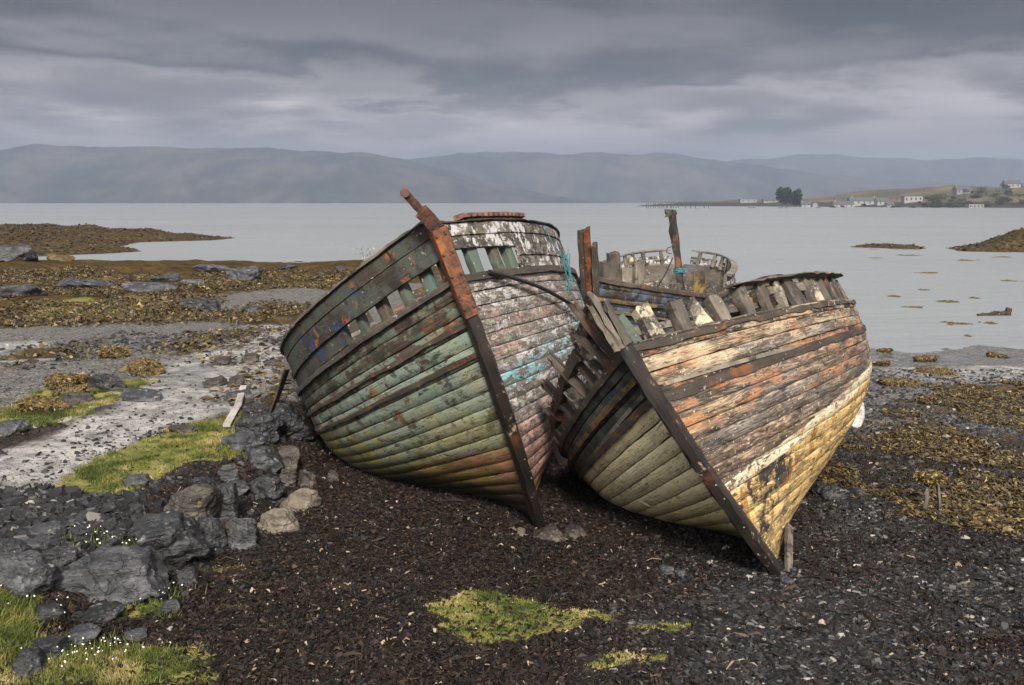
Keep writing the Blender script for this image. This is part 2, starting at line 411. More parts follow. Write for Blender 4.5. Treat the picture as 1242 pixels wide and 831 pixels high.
def hull_patch(t):
    g, (px, py, pr) = grain_of(t); o = t.obj(); x, y, z = t.xyz(o); v = t.attr('vv')
    so_ = t.comb(t.mul(px, 1.0), t.mul(py, 2.4), t.mul(pr, 30.0))
    zn = t.add(z, t.mul(t.sub(t.noise(o, 1.2, 4, .6), .5), .35))
    wood = t.ramp(g, [(.2, (.02, .016, .013)), (.40, (.095, .077, .063)), (.6, (.20, .17, .14)), (.85, (.36, .32, .27))])
    pale = t.mix(t.noise(so_, 1.7, 5), (.40, .375, .36), (.52, .49, .43))
    pale = t.mix(t.mul(chip(t, so_, 63, 1.9, .56, .64), .7), pale, (.36, .20, .14))
    pale = t.mix(chip(t, so_, 3, 3.1, .52, .58), pale, (.27, .25, .30))
    blue = t.mix(chip(t, so_, 5, 2.4, .42, .6), (.27, .45, .52), (.12, .36, .37))
    pink = t.mix(chip(t, so_, 7, 2.0, .45, .6), (.46, .25, .21), (.28, .10, .065))
    top = t.mix(chip(t, so_, 21, 1.6, .45, .6), (.40, .38, .37), (.30, .20, .15))
    c = t.mix(t.ss(zn, 2.02, 2.12), pale, top)
    c = t.mix(t.mul(t.mul(t.ss(zn, 1.62, 1.70), t.ss(zn, 1.98, 1.90)), .9), c, blue)
    c = t.mix(t.mul(chip(t, so_, 47, 1.5, .57, .63), .8), c, (.17, .27, .21))
    c = t.mix(t.mul(t.ss(zn, 1.50, 1.15), .9), c, pink)
    # bare grey wood and black rot showing through
    n = t.noise(t.vm('ADD', so_, (1, 5, 2)), 5.5, 11, .74, .4)
    low = t.mul(t.ss(z, 1.5, .7), .05)
    c = t.mix(t.ss(t.sub(n, low), .47, .50), c, wood)
    n2 = t.noise(t.vm('ADD', so_, (8, 1, 9)), 8.0, 9, .72, .3)
    c = t.mix(t.mul(t.ss(n2, .565, .60), .85), c, (.035, .03, .026))
    c = grime(t, c, o, px, py, pr, .6, 1.4)
    fl = t.noise(t.vm('ADD', o, (2, 8, 5)), 42, 4, .6)
    c = t.mix(t.mul(t.ss(fl, .62, .66), .8), c, (.62, .60, .56))
    c = t.mix(t.mul(chip(t, o, 19, 26, .64, .67, 4), .7), c, (.06, .10, .26))
    # rust run by the stem and moss at the foot
    c = t.mix(t.mul(t.mul(t.ss(z, 1.0, .3), chip(t, so_, 29, 2.0, .42, .58)), .9), c, (.19, .055, .018))
    c = t.mix(t.mul(t.ss(zn, .62, .25), .85), c, (.075, .085, .015))
    return {'Base Color': c, 'Roughness': .75, 'Normal': t.bump(t.add(t.mul(g, .6), t.mul(n, -1.0)), .7, .022)}
M_hull_patch = material('flaking_multicoloured_planking', hull_patch)

def hull_cream(t):
    g, (px, py, pr) = grain_of(t); o = t.obj(); x, y, z = t.xyz(o); v = t.attr('vv')
    zn = t.add(z, t.mul(t.sub(t.noise(o, 1.3, 5, .6), .5), .35))
    cream = t.mix(pr, (.80, .68, .40), (.90, .80, .50))
    cream = t.mix(t.mul(chip(t, o, 3, 2.0, .45, .66), .6), cream, (.42, .37, .24))
    cream = t.mix(t.mul(t.ss(zn, 1.15, .55), .75), cream, t.mix(chip(t, o, 8, 2.6, .42, .6), (.52, .41, .11), (.36, .29, .085)))
    cream = t.mix(t.mul(chip(t, o, 5, 3.4, .62, .68), .8), cream, (.045, .038, .025))
    cream = t.mix(t.mul(chip(t, o, 15, 6.0, .66, .70), .85), cream, (.16, .06, .02))
    navy = t.mix(chip(t, o, 9, 3.0, .45, .6), (.022, .028, .030), (.085, .09, .07))
    navy = t.mix(t.mul(chip(t, o, 29, 5.0, .58, .63), .7), navy, (.15, .115, .07))
    c = t.mix(t.ss(t.add(v, t.mul(t.sub(t.noise(o, 3, 5), .5), .05)), .765, .78), cream, navy)
    c = t.mix(t.mul(t.ss(zn, .78, .36), .9), c, (.075, .090, .016))
    c = t.mix(t.ss(zn, .46, .2), c, (.014, .017, .009))
    c = grime(t, c, o, px, py, pr, .5)
    n = t.noise(stretch(t, o, 1, 1, 1), 34, 5, .65)
    c = t.mix(t.mul(t.ss(n, .62, .68), .6), c, (.03, .025, .02))
    return {'Base Color': c, 'Roughness': .74, 'Specular IOR Level': .3, 'Normal': t.bump(t.add(g, t.mul(n, .4)), .4, .012)}
M_hull_cream = material('cream_and_black_planking', hull_cream)

def hull_bare(t):
    g, (px, py, pr) = grain_of(t); o = t.obj(); x, y, z = t.xyz(o); v = t.attr('vv')
    so_ = t.comb(t.mul(px, .8), t.mul(py, 2.6), t.mul(pr, 30.0))
    zn = t.add(z, t.mul(t.sub(t.noise(o, 1.6, 5, .6), .5), .16))
    # wavy growth rings brought out by the weather
    ring = t.noise(t.comb(t.mul(px, 1.3), t.mul(py, 9.0), t.mul(pr, 50.0)), 1.0, 2, .5, 1.2)
    rg = t.m('FRACT', t.mul(ring, 9.0)); rg = t.m('ABSOLUTE', t.sub(t.mul(rg, 2.0), 1.0))
    k = t.add(t.mul(g, .6), t.add(t.mul(rg, .22), t.mul(t.sub(t.noise(so_, 2.2, 8, .70), .5), 1.4)))
    wood = t.ramp(k, [(.18, (.045, .034, .026)), (.38, (.13, .092, .064)), (.54, (.31, .22, .14)), (.74, (.56, .42, .27)), (.95, (.72, .60, .43))])
    grey = t.ramp(k, [(.2, (.04, .034, .03)), (.45, (.155, .13, .112)), (.8, (.38, .33, .28))])
    wood = t.mix(t.mul(t.ss(t.noise(so_, .9, 4, .6), .45, .58), t.ss(v, .45, .6)), wood, grey)
    # alternate strakes: black rubbing strakes and sun-bleached ones
    drk = t.m('MAXIMUM', t.mul(t.ss(v, .755, .76), t.ss(v, .825, .82)), t.ss(v, .935, .94))
    wood = t.mix(t.mul(drk, t.ss(t.noise(so_, 1.9, 6, .6), .30, .48)), wood, (.022, .018, .016))
    red = t.mix(t.noise(so_, 2.6, 6), (.44, .15, .06), (.50, .29, .14))
    wood = t.mix(t.mul(t.mul(t.ss(v, .58, .66), t.ss(t.noise(t.vm('ADD', so_, (4, 1, 1)), 1.7, 8, .68), .50, .60)), .7), wood, red)
    wood = t.mix(t.mul(t.mul(t.ss(v, .82, .84), t.ss(t.noise(t.vm('ADD', so_, (9, 1, 1)), 1.6, 8, .68), .47, .58)), .75), wood, (.50, .40, .26))
    # the pale boot-top and the ochre bottom
    low = t.mix(t.noise(so_, 1.6, 6), (.56, .36, .12), (.72, .53, .24))
    low = t.mix(t.mul(t.ss(k, .45, .25), .8), low, (.12, .085, .045))
    rust = t.noise(t.comb(t.mul(x, 5.0), t.mul(y, 2.0), t.mul(z, .7)), 1.4, 6, .62, .3)
    low = t.mix(t.mul(t.ss(rust, .52, .62), .85), low, (.28, .115, .025))
    low = t.mix(t.mul(t.mul(chip(t, o, 3, 3.4, .47, .55), t.ss(x, -1.0, -.3)), t.ss(z, .25, .45)), low, (.03, .027, .026))
    low = t.mix(t.mul(t.ss(zn, .35, .1), .7), low, (.16, .11, .035))
    c = t.mix(t.ss(zn, 1.0, .97), wood, low)
    band = t.mul(t.ss(zn, .965, .98), t.ss(zn, 1.10, 1.085))
    c = t.mix(t.mul(band, t.ss(t.noise(o, 9, 6, .65), .62, .52)), c, t.mix(chip(t, o, 11, 6, .55, .62), (.66, .56, .39), (.50, .22, .06)))
    n = t.noise(t.vm('ADD', so_, (1, 5, 2)), 7.0, 9, .72, .3)
    c = t.mix(t.mul(t.ss(n, .575, .60), .85), c, (.025, .02, .016))
    c = grime(t, c, o, px, py, pr, .8)
    fl = t.noise(t.vm('ADD', o, (2, 8, 5)), 30, 4, .6)
    c = t.mix(t.mul(t.ss(fl, .63, .67), .75), c, (.60, .52, .40))
    return {'Base Color': c, 'Roughness': .74, 'Specular IOR Level': .3, 'Normal': t.bump(t.add(t.add(g, t.mul(rg, .3)), t.mul(n, -.8)), .7, .02)}
M_hull_bare = material('weathered_bare_planking', hull_bare)
M_hull_far = wood_mat('blue_black_planking', DARK, [((.07, .085, .12), 2.2, .46, .58, 1.0), ((.22, .17, .07), 4.0, .60, .66, 4.0), ((.015, .013, .012), 2.8, .52, .60, 9.0)], .3)

# --- rock, weed, grass
def rock_fn(a, b, c_, weed=0.0, wet=.5):
    def fn(t):
        o = t.obj(); x, y, z = t.xyz(o)
        n = t.noise(o, 2.4, 9, .66, .4)
        st = t.noise(t.vm('MULTIPLY', o, (1.2, 3.0, 9.0)), 1.6, 7, .62, .5)
        n3 = t.noise(o, 26, 5, .65)
        k = t.add(t.mul(n, .45), t.add(t.mul(st, .35), t.mul(n3, .2)))
        c = t.ramp(k, [(.34, a), (.5, b), (.64, c_)])
        nz = t.xyz(t.new('ShaderNodeNewGeometry').outputs['Normal'])[2]
        li = t.mul(t.ss(t.noise(o, 7.0, 7, .7), .60, .65), t.ss(nz, .2, .7))
        c = t.mix(t.mul(li, .55), c, (.30, .30, .28))
        c = t.mix(t.mul(t.ss(t.noise(t.vm('ADD', o, (5, 5, 5)), 5, 7, .7), .645, .68), .7), c, (.20, .155, .05))
        if weed:
            w = t.ss(t.add(t.noise(o, 3.0, 6, .65), t.mul(nz, .12)), .60 - weed * .4, .66 - weed * .4)
            wc = t.ramp(t.noise(t.vm('MULTIPLY', o, (22, 22, 9)), 1.0, 6, .7, .6), [(.3, (.020, .013, .004)), (.5, (.085, .053, .011)), (.7, (.19, .125, .026))])
            c = t.mix(w, c, wc)
        cr = t.voro(t.vm('ADD', o, t.vm('MULTIPLY', t.noise(o, 4, 4, colr=True), (.35, .35, .35))), 2.2, 'DISTANCE_TO_EDGE')
        crack = t.ss(cr, .0, .03)
        c = t.mix(t.mul(t.sub(1.0, crack), .5), c, (.008, .008, .008))
        h = t.add(t.mul(n, 1.2), t.add(t.mul(st, 1.0), t.add(t.mul(n3, .35), t.mul(crack, .15))))
        return {'Base Color': c, 'Roughness': t.ss(n3, .35, .65, .62 - .36 * wet, .85 - .34 * wet), 'Normal': t.bump(h, .85, .05)}
    return fn
M_rock = material('wet_dark_rock', rock_fn((.005, .005, .006), (.018, .018, .020), (.08, .08, .085), 0, .85))
M_rock_grey = material('grey_slate_rock', rock_fn((.008, .008, .009), (.036, .036, .040), (.145, .145, .152), 0, .75))
M_rock_tan = material('tan_rock', rock_fn((.03, .023, .018), (.115, .093, .07), (.27, .235, .19), 0, .2))
M_rock_brown = material('brown_black_rock', rock_fn((.009, .007, .006), (.038, .030, .024), (.13, .11, .09), 0, .5))
M_rock_weed = material('weed_covered_rock', rock_fn((.015, .013, .011), (.045, .04, .035), (.12, .11, .10), .62, .4))
def flake_mat(name, stops, rough=.5, spec=.5):
    def fn(t):
        r = t.attr('rnd'); return {'Base Color': t.ramp(r, stops), 'Roughness': rough, 'Specular IOR Level': spec}
    m = material(name, fn); return m
M_weed_leaf = flake_mat('brown_rockweed_fronds', [(0, (.010, .006, .003)), (.45, (.055, .037, .011)), (.8, (.15, .102, .03)), (1, (.28, .20, .075))], .45)
M_litter = flake_mat('dried_seaweed_litter', [(0, (.003, .0025, .002)), (.4, (.011, .008, .0065)), (.75, (.030, .019, .014)), (.94, (.075, .047, .033)), (1, (.28, .22, .16))], .75, .2)
M_slate = flake_mat('slate_chips', [(0, (.004, .004, .004)), (.5, (.015, .0142, .0145)), (.85, (.040, .038, .0385)), (.96, (.09, .086, .08)), (1, (.26, .24, .20))], .5, .35)
M_grass = flake_mat('turf_blades', [(0, (.035, .048, .011)), (.35, (.08, .10, .021)), (.6, (.155, .15, .038)), (.8, (.25, .20, .07)), (1, (.38, .31, .15))], .7, .2)
M_leaf = flake_mat('sapling_leaves', [(0, (.06, .08, .02)), (.6, (.18, .21, .07)), (1, (.30, .31, .13))], .6, .3)
M_far_leaf = flake_mat('far_foliage', [(0, (.010, .016, .009)), (.5, (.026, .036, .016)), (1, (.07, .08, .03))], .8, .1)
M_far_needle = flake_mat('far_dark_foliage', [(0, (.006, .010, .008)), (.5, (.014, .022, .016)), (1, (.035, .045, .03))], .8, .1)
M_petal = material('white_petals', lambda t: {'Base Color': (.78, .78, .70), 'Roughness': .7})
M_bark = material('dark_bark', lambda t: {'Base Color': (.045, .035, .028), 'Roughness': .85})
M_drift = wood_mat('bleached_driftwood', [(.2, (.20, .17, .15)), (.5, (.44, .40, .37)), (.8, (.60, .56, .53))], None, 0)

def ground_fn(t):
    p = t.pos(); x, y, z = t.xyz(p)
    def msk(name, amp=.5, sc=2.2, lo=.35, hi=.65, off=0.0):
        n = t.noise(t.vm('ADD', p, (off, off, 0)), sc, 7, .68, .2)
        return t.ss(t.add(t.attr(name), t.mul(t.sub(n, .5), amp)), lo, hi)
    # base: dark rotting wrack and small stones
    cell = t.voro(p, 34, 'F1', 'Color'); cx, cy, cz = t.xyz(cell); ch = t.voro(p, 34, 'F1', 'Distance')
    cell2 = t.voro(p, 13, 'F1', 'Color'); dx, dy, dz = t.xyz(cell2); ch2 = t.voro(p, 13, 'F1', 'Distance')
    big = t.noise(p, .55, 6, .6); med = t.noise(p, 3.0, 7, .65); fine = t.noise(p, 60, 4, .65)
    wrack = t.ramp(t.add(t.mul(cx, .7), t.mul(med, .4)), [(.2, (.005, .003, .0025)), (.55, (.020, .0118, .009)), (.85, (.048, .028, .019)), (1.0, (.22, .17, .13))])
    slate = t.ramp(t.add(t.mul(dx, .55), t.add(t.mul(cx, .25), t.mul(t.sub(med, .5), .6))), [(.1, (.010, .010, .011)), (.45, (.034, .034, .037)), (.75, (.075, .075, .08)), (.95, (.19, .185, .18))])
    grav = t.ramp(t.add(t.mul(cx, .5), t.mul(med, .5)), [(.25, (.022, .020, .018)), (.5, (.085, .078, .07)), (.72, (.21, .195, .18))])
    mud = t.ramp(t.add(t.mul(med, .65), t.mul(big, .4)), [(.36, (.055, .05, .046)), (.47, (.17, .158, .146)), (.60, (.36, .345, .325))])
    mud = t.mix(t.mul(t.ss(t.noise(p, 11, 6, .7), .56, .62), .8), mud, (.05, .045, .04))
    grass = t.ramp(t.add(t.mul(t.noise(p, 7, 7, .7), .6), t.mul(t.noise(p, 1.1, 4, .6), .5)), [(.38, (.045, .055, .014)), (.52, (.12, .125, .03)), (.63, (.22, .185, .065)), (.76, (.30, .24, .12))])
    weed = t.ramp(t.add(t.mul(t.noise(p, 9, 9, .78, .5), .55), t.add(t.mul(t.noise(p, 1.7, 5, .6), .3), t.mul(t.noise(p, .5, 4, .6), .2))), [(.36, (.008, .005, .003)), (.50, (.038, .024, .008)), (.61, (.10, .064, .018)), (.72, (.20, .14, .05))])
    sand = t.ramp(med, [(.3, (.20, .17, .13)), (.7, (.42, .37, .30))])
    mg, mw, mm, ms, mv, msd = msk('grass', 1.5, 4.5, .42, .62), msk('weed', 1.1, 1.6, off=4), msk('mud', .9, 1.1, off=8), msk('slate', .8, 1.5, off=2), msk('gravel', .8, 1.3, off=6), msk('sand', .8, 3.0, off=3)
    c = t.mix(mv, wrack, grav); c = t.mix(ms, c, slate); c = t.mix(mm, c, mud)
    c = t.mix(mw, c, weed); c = t.mix(mg, c, grass); c = t.mix(t.mul(msd, .9), c, sand)
    c = t.mix(t.mul(t.attr('crag'), .85), c, t.ramp(t.noise(p, 2.2, 8, .72), [(.36, (.012, .009, .006)), (.5, (.05, .036, .018)), (.64, (.12, .082, .038))]))
    far = t.ss(y, 350, 420)
    heath = t.ramp(t.add(t.mul(t.noise(p, .05, 7, .65), .6), t.mul(t.noise(p, .018, 5, .6), .5)), [(.4, (.022, .030, .013)), (.52, (.055, .052, .022)), (.66, (.15, .10, .042))])
    shore = t.ss(t.add(z, t.mul(t.sub(t.noise(p, .06, 5), .5), 3.0)), 2.4, 3.6)
    c = t.mix(far, c, t.mix(shore, (.022, .02, .018), heath))
    seabed = t.ss(z, WATER - .02, WATER - .5)
    c = t.mix(seabed, c, (.03, .035, .035))
    # wetness: pools in the mud and the tidal flat
    wn = t.noise(t.vm('ADD', p, (3, 7, 0)), 1.6, 6, .62)
    wet = t.attr('wet')
    pool = t.mul(wet, t.ss(wn, .50, .56))
    pool = t.m('MAXIMUM', pool, t.mul(mm, t.ss(wn, .53, .60)))
    dry = t.m('MAXIMUM', mg, mw)
    pool = t.mul(pool, t.sub(1.0, dry))
    c = t.mix(t.mul(pool, .45), c, t.mix(.6, c, (.05, .05, .05)))
    ro = t.m('MAXIMUM', .13, t.sub(t.add(.62, t.mul(dry, .25)), t.add(t.mul(pool, .55), t.mul(t.mul(wet, t.sub(1.0, dry)), .18))))
    h = t.add(t.mul(t.sub(1.0, ch), .8), t.add(t.mul(t.sub(1.0, ch2), t.mul(ms, 1.6)), t.add(t.mul(med, 1.2), t.mul(fine, .4))))
    h = t.add(h, t.mul(t.noise(p, 15, 8, .75, .5), t.mul(mw, 2.0)))
    h = t.mul(h, t.sub(1.0, t.mul(pool, .93)))
    return {'Base Color': c, 'Roughness': ro, 'Normal': t.bump(h, .8, .022), 'Specular IOR Level': t.sub(t.add(.22, t.mul(t.m('MAXIMUM', pool, wet), .28)), t.mul(dry, .15))}
M_ground = material('shore_ground', ground_fn)

def water_fn(t):
    p = t.pos(); x, y, z = t.xyz(p)
    near = t.ss(y, 20, 400, 1.0, .3)
    v1 = t.comb(t.mul(x, .8), t.mul(y, 1.5), 0.0)
    w = t.add(t.mul(t.noise(v1, 1.3, 6, .62, .4), 1.0), t.mul(t.noise(p, .11, 4, .5), 2.4))
    calm = t.ss(t.noise(t.vm('MULTIPLY', p, (.010, .030, 0)), 1.0, 4, .6, .4), .42, .58, .45, 1.0)
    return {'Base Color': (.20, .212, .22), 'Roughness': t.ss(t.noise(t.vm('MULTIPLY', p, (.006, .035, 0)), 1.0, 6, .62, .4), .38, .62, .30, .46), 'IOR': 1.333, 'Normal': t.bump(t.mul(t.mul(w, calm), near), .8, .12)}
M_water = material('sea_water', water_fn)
def hill_fn(t):
    p = t.pos(); x, y, z = t.xyz(p)
    n = t.noise(p, .0035, 9, .7, .4); n2 = t.noise(p, .016, 7, .7, .3)
    c = t.ramp(t.add(t.mul(n, .7), t.mul(n2, .3)), [(.38, (.010, .014, .010)), (.48, (.030, .030, .020)), (.56, (.062, .052, .032)), (.66, (.09, .08, .06))])
    return {'Base Color': c, 'Roughness': .9, 'Specular IOR Level': .1}
M_hill = material('moorland', hill_fn)
M_wall_w = material('whitewashed_wall', lambda t: {'Base Color': t.mix(t.noise(t.obj(), .8, 5), (.15, .15, .146), (.22, .22, .21)), 'Roughness': .8})
M_wall_g = material('grey_wall', lambda t: {'Base Color': t.mix(t.noise(t.obj(), .8, 5), (.20, .20, .20), (.27, .26, .25)), 'Roughness': .8})
M_roof = material('slate_roof', lambda t: {'Base Color': t.mix(t.noise(t.obj(), 1.5, 5), (.05, .052, .06), (.09, .09, .10)), 'Roughness': .6})
M_pane = material('dark_window_glass', lambda t: {'Base Color': (.02, .025, .03), 'Roughness': .1})
M_post = material('old_pier_timber', lambda t: {'Base Color': (.05, .045, .04), 'Roughness': .85})
M_post_ = wood_mat('rust_stained_post', DARK, [((.012, .010, .009), 2.5, .45, .56, 1.0), ((.15, .055, .022), 3.5, .52, .62, 4.0)], .1)
# ------------------------------------------------------------------ ground sheet
GRASS = [wp(q) for q in (
    [(66, 638), (95, 612), (150, 582), (215, 553), (290, 533), (318, 552), (300, 566), (322, 572), (280, 592), (222, 606), (185, 632), (130, 648)],
    [(-60, 560), (0, 528), (45, 503), (110, 484), (182, 489), (172, 506), (128, 520), (88, 545), (20, 556)],
    [(-80, 745), (0, 748), (42, 745), (52, 790), (28, 850), (-90, 860)],
    [(55, 800), (110, 805), (160, 797), (250, 797), (275, 850), (50, 850)],
    [(140, 727), (188, 715), (206, 752), (152, 762)],
    [(508, 739), (558, 721), (601, 718), (639, 725), (671, 735), (674, 744), (697, 738), (720, 735), (738, 744), (764, 737), (742, 759), (711, 753), (703, 769), (662, 778), (625, 792), (578, 789), (552, 778), (528, 769), (566, 760), (522, 750)],
    [(757, 766), (800, 757), (840, 764), (822, 775), (770, 775)],
    [(705, 806), (760, 800), (815, 803), (818, 820), (720, 823)],
    [(250, 690), (300, 694), (310, 702), (262, 704)], [(260, 742), (300, 740), (298, 752), (262, 752)], [(400, 704), (432, 706), (425, 716), (395, 712)],
    [(170, 775), (230, 772), (225, 790), (165, 795)])]
GRASS_FAR = [wp([(30, 368), (105, 354), (150, 364), (205, 371), (150, 385), (35, 380)])]
SAND = [wp([(50, 545), (105, 512), (150, 503), (160, 510), (110, 528), (80, 548)])]
MUD = [wp([(-60, 610), (0, 598), (60, 562), (140, 522), (195, 470), (230, 438), (320, 385), (430, 352), (445, 398), (360, 440), (330, 485), (285, 528), (205, 552), (110, 605), (60, 650), (0, 665), (-80, 660)]),
       wp([(-50, 425), (60, 422), (70, 450), (-50, 462)]), wp([(1070, 425), (1300, 425), (1300, 440), (1190, 452), (1080, 440)])]
GRAVEL = [wp([(-200, 395), (0, 388), (130, 390), (320, 352), (430, 340), (440, 360), (300, 390), (220, 440), (150, 500), (0, 540), (-250, 560)])]
WEED = [wp([(-400, 318), (0, 320), (150, 325), (300, 322), (345, 342), (250, 352), (240, 385), (90, 395), (-400, 392)]),
        wp([(285, 321), (450, 322), (450, 341), (330, 344)]), wp([(20, 436), (90, 430), (92, 448), (0, 452)]),
        wp([(1010, 560), (1060, 535), (1140, 520), (1250, 530), (1400, 560), (1400, 640), (1240, 642), (1160, 612), (1060, 590)]),
        wp([(1065, 478), (1130, 472), (1120, 484), (1075, 488)]), wp([(1120, 462), (1180, 448), (1400, 450), (1400, 462), (1240, 470)]), wp([(1120, 478), (1220, 480), (1200, 502), (1120, 490)]),
        wp([(1150, 520), (1260, 512), (1400, 515), (1400, 530), (1200, 530)]), wp([(1085, 508), (1120, 506), (1115, 516), (1080, 518)]),
        wp([(205, 435), (260, 405), (320, 395), (310, 405), (262, 425), (215, 445)]), wp([(255, 380), (330, 368), (400, 372), (390, 385), (300, 392)]), wp([(340, 378), (400, 365), (425, 375), (380, 388)])]
SLATE = [wp([(790, 720), (900, 700), (960, 640), (1010, 590), (1060, 588), (1160, 615), (1240, 645), (1500, 650), (1500, 900), (900, 900), (760, 820)]),
         wp([(-100, 655), (60, 645), (140, 652), (170, 690), (90, 735), (-100, 735)])]
def build_ground():
    rr = np.concatenate([np.arange(.6, 4, .3), np.arange(4, 18, .075), np.arange(18, 34, .16), np.arange(34, 70, .4), np.arange(70, 160, .9), np.geomspace(160, 6200, 150)])
    aa = np.radians(np.concatenate([np.arange(-180, -50, 4), np.arange(-50, -34, .8), np.arange(-34, 34, .17), np.arange(34, 50, .8), np.arange(50, 180.1, 4)]))
    A, Rr = np.meshgrid(aa, rr)
    X = Rr * np.sin(A); Y = Rr * np.cos(A)
    Z = gh(X, Y)
    n, k = X.shape
    idx = np.arange(n * k).reshape(n, k)
    f = np.stack([idx[:-1, :-1], idx[:-1, 1:], idx[1:, 1:], idx[1:, :-1]], -1).reshape(-1, 4)[:, ::-1]
    def mk(polys, w=.25):
        d = np.full(X.shape, -9.0); nearm = Rr < 130
        for p in polys: d[nearm] = np.maximum(d[nearm], sdf(p, X[nearm], Y[nearm]) / (w * np.maximum(1, Y[nearm] / 14)))
        return np.clip(.5 + .5 * d, 0, 1)
    weed = mk(WEED, .5)
    isl = np.maximum.reduce([sdf(q, X, Y) for q in (SPIT, ISLET, REEF)])
    weed = np.maximum(weed, sm(-6, 0, isl))
    weed = np.maximum(weed, sm(43, 48, Y) * (1 - sm(-.12, -.02, X / np.maximum(Y, 1))) * (1 - sm(75, 80, Y)))
    crag = sm(-6, 0, isl)
    wet = sm(14, 17, Y) * sm(0.15, .3, X / np.maximum(Y, 1)) * (1 - sm(60, 80, Y))
    wet = np.maximum(wet, .35 * sm(.05, .2, X / np.maximum(Y, 1)) * (1 - sm(60, 80, Y)))
    wet = np.maximum(wet, mk(MUD, .5) * .6)
    at_ = {'grass': ('FLOAT', mk(GRASS[:8] + GRASS_FAR, .16)), 'mud': ('FLOAT', mk(MUD, .5)), 'weed': ('FLOAT', weed), 'slate': ('FLOAT', mk(SLATE, 1.1)),
           'gravel': ('FLOAT', np.maximum(mk(GRAVEL, .8), sm(13, 17, Y) * .9)), 'sand': ('FLOAT', mk(SAND, .25)), 'wet': ('FLOAT', wet), 'crag': ('FLOAT', crag)}
    o = nparr_object('ground', np.stack([X, Y, Z], -1).reshape(-1, 3), f, M_ground, at_, True)
    tag(o, 'dark stony tidal shore with mud, weed and turf running out under the sea', 'ground', kind='structure')
build_ground()
def build_water():
    xs = np.concatenate([-np.geomspace(8000, 60, 14), np.linspace(-50, 50, 11), np.geomspace(60, 8000, 14)])
    ys = np.concatenate([[8], np.geomspace(14, 6200, 26)])
    X, Y = np.meshgrid(xs, ys); n, k = X.shape; idx = np.arange(n * k).reshape(n, k)
    f = np.stack([idx[:-1, :-1], idx[:-1, 1:], idx[1:, 1:], idx[1:, :-1]], -1).reshape(-1, 4)
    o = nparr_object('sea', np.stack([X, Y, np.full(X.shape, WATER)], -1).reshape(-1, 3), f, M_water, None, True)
    tag(o, 'calm pale grey sea loch stretching to the far hills', 'sea', kind='structure')
build_water()
def build_hill(name, label, d0, depth, prof, seed, az0=-46, az1=46):
    """moorland ridge; prof: (photo column, height of the skyline above the sea line in photo pixels)"""
    aa = np.radians(np.linspace(az0, az1, 700)); tt = np.linspace(0, 1, 50)
    A, T = np.meshgrid(aa, tt)
    px = CX + F * np.tan(aa)
    hp = np.interp(px, [q[0] for q in prof], [q[1] for q in prof])
    D = (d0 + depth * T) / np.cos(A) * np.cos(A)
    X = D * np.tan(A); Y = D
    H = hp[None, :] / F * (d0 + depth * .55)
    nz = fbm(X * .0016, Y * .0016, seed, 5, seed); nz2 = fbm(X * .006, Y * .006, seed, 4, seed + 3)
    prof_t = np.sin(np.clip(T / .62, 0, 1) * math.pi / 2) ** .9 * (1 - .5 * sm(.65, 1, T))
    Z = WATER - 2 + (H + 2) * prof_t * (1 + .10 * nz * np.sin(np.pi * T)) + H * .07 * nz2 * np.sin(np.pi * T) - H * .10 * np.abs(fbm(X * .0035, Y * .0015, seed + 2, 4, seed + 9)) * np.sin(np.pi * T)
    n, k = X.shape; idx = np.arange(n * k).reshape(n, k)
    f = np.stack([idx[:-1, :-1], idx[:-1, 1:], idx[1:, 1:], idx[1:, :-1]], -1).reshape(-1, 4)
    o = nparr_object(name, np.stack([X, Y, Z], -1).reshape(-1, 3), f, M_hill, None, True)
    tag(o, label, 'hill', kind='structure')
build_hill('hill', 'long hazy brown moorland hill across the loch, the nearest ridge', 3000, 900,
           [(-700, 58), (0, 62), (60, 66), (200, 67), (330, 66), (400, 63), (470, 56), (545, 42), (600, 24), (660, 12), (720, 3), (760, -4), (2200, -4)], 3)
build_hill('hill', 'paler blue hill ridge behind the nearest moorland across the loch', 3900, 700,
           [(-700, 30), (350, 40), (440, 50), (520, 56), (560, 61), (640, 61), (760, 60), (820, 55), (880, 47), (950, 39), (1010, 34), (1080, 27), (1180, 20), (1300, 14), (2200, 10)], 5)
build_hill('hill', 'faintest far hill ridge, nearly lost in haze at the head of the loch', 5000, 800,
           [(-700, 30), (600, 40), (800, 46), (900, 52), (960, 57), (1010, 58), (1060, 53), (1130, 51), (1200, 53), (1300, 55), (1500, 50), (2200, 48)], 7)
def build_haze():
    me = bpy.data.meshes.new('haze'); x, y0, y1, z0, z1 = 9300, -60, 6400, -4.5, 285
    v = [(a, b, c) for c in (z0, z1) for b in (y0, y1) for a in (-x, x)]
    me.from_pydata(v, [], [(0, 2, 3, 1), (4, 5, 7, 6), (0, 1, 5, 4), (2, 6, 7, 3), (0, 4, 6, 2), (1, 3, 7, 5)])
    m = bpy.data.materials.new('sea_air'); m.use_nodes = True; nt = m.node_tree; nt.nodes.remove(nt.nodes['Principled BSDF'])
    pv = nt.nodes.new('ShaderNodeVolumePrincipled'); pv.inputs['Color'].default_value = (.375, .44, .585, 1); pv.inputs['Density'].default_value = 2.5e-4
    nt.links.new(pv.outputs[0], nt.nodes['Material Output'].inputs['Volume'])
    me.materials.append(m); o = bpy.data.objects.new('haze', me); col.objects.link(o)
    tag(o, 'thin blue sea haze lying over the loch and hills', 'haze', kind='stuff')
build_haze()
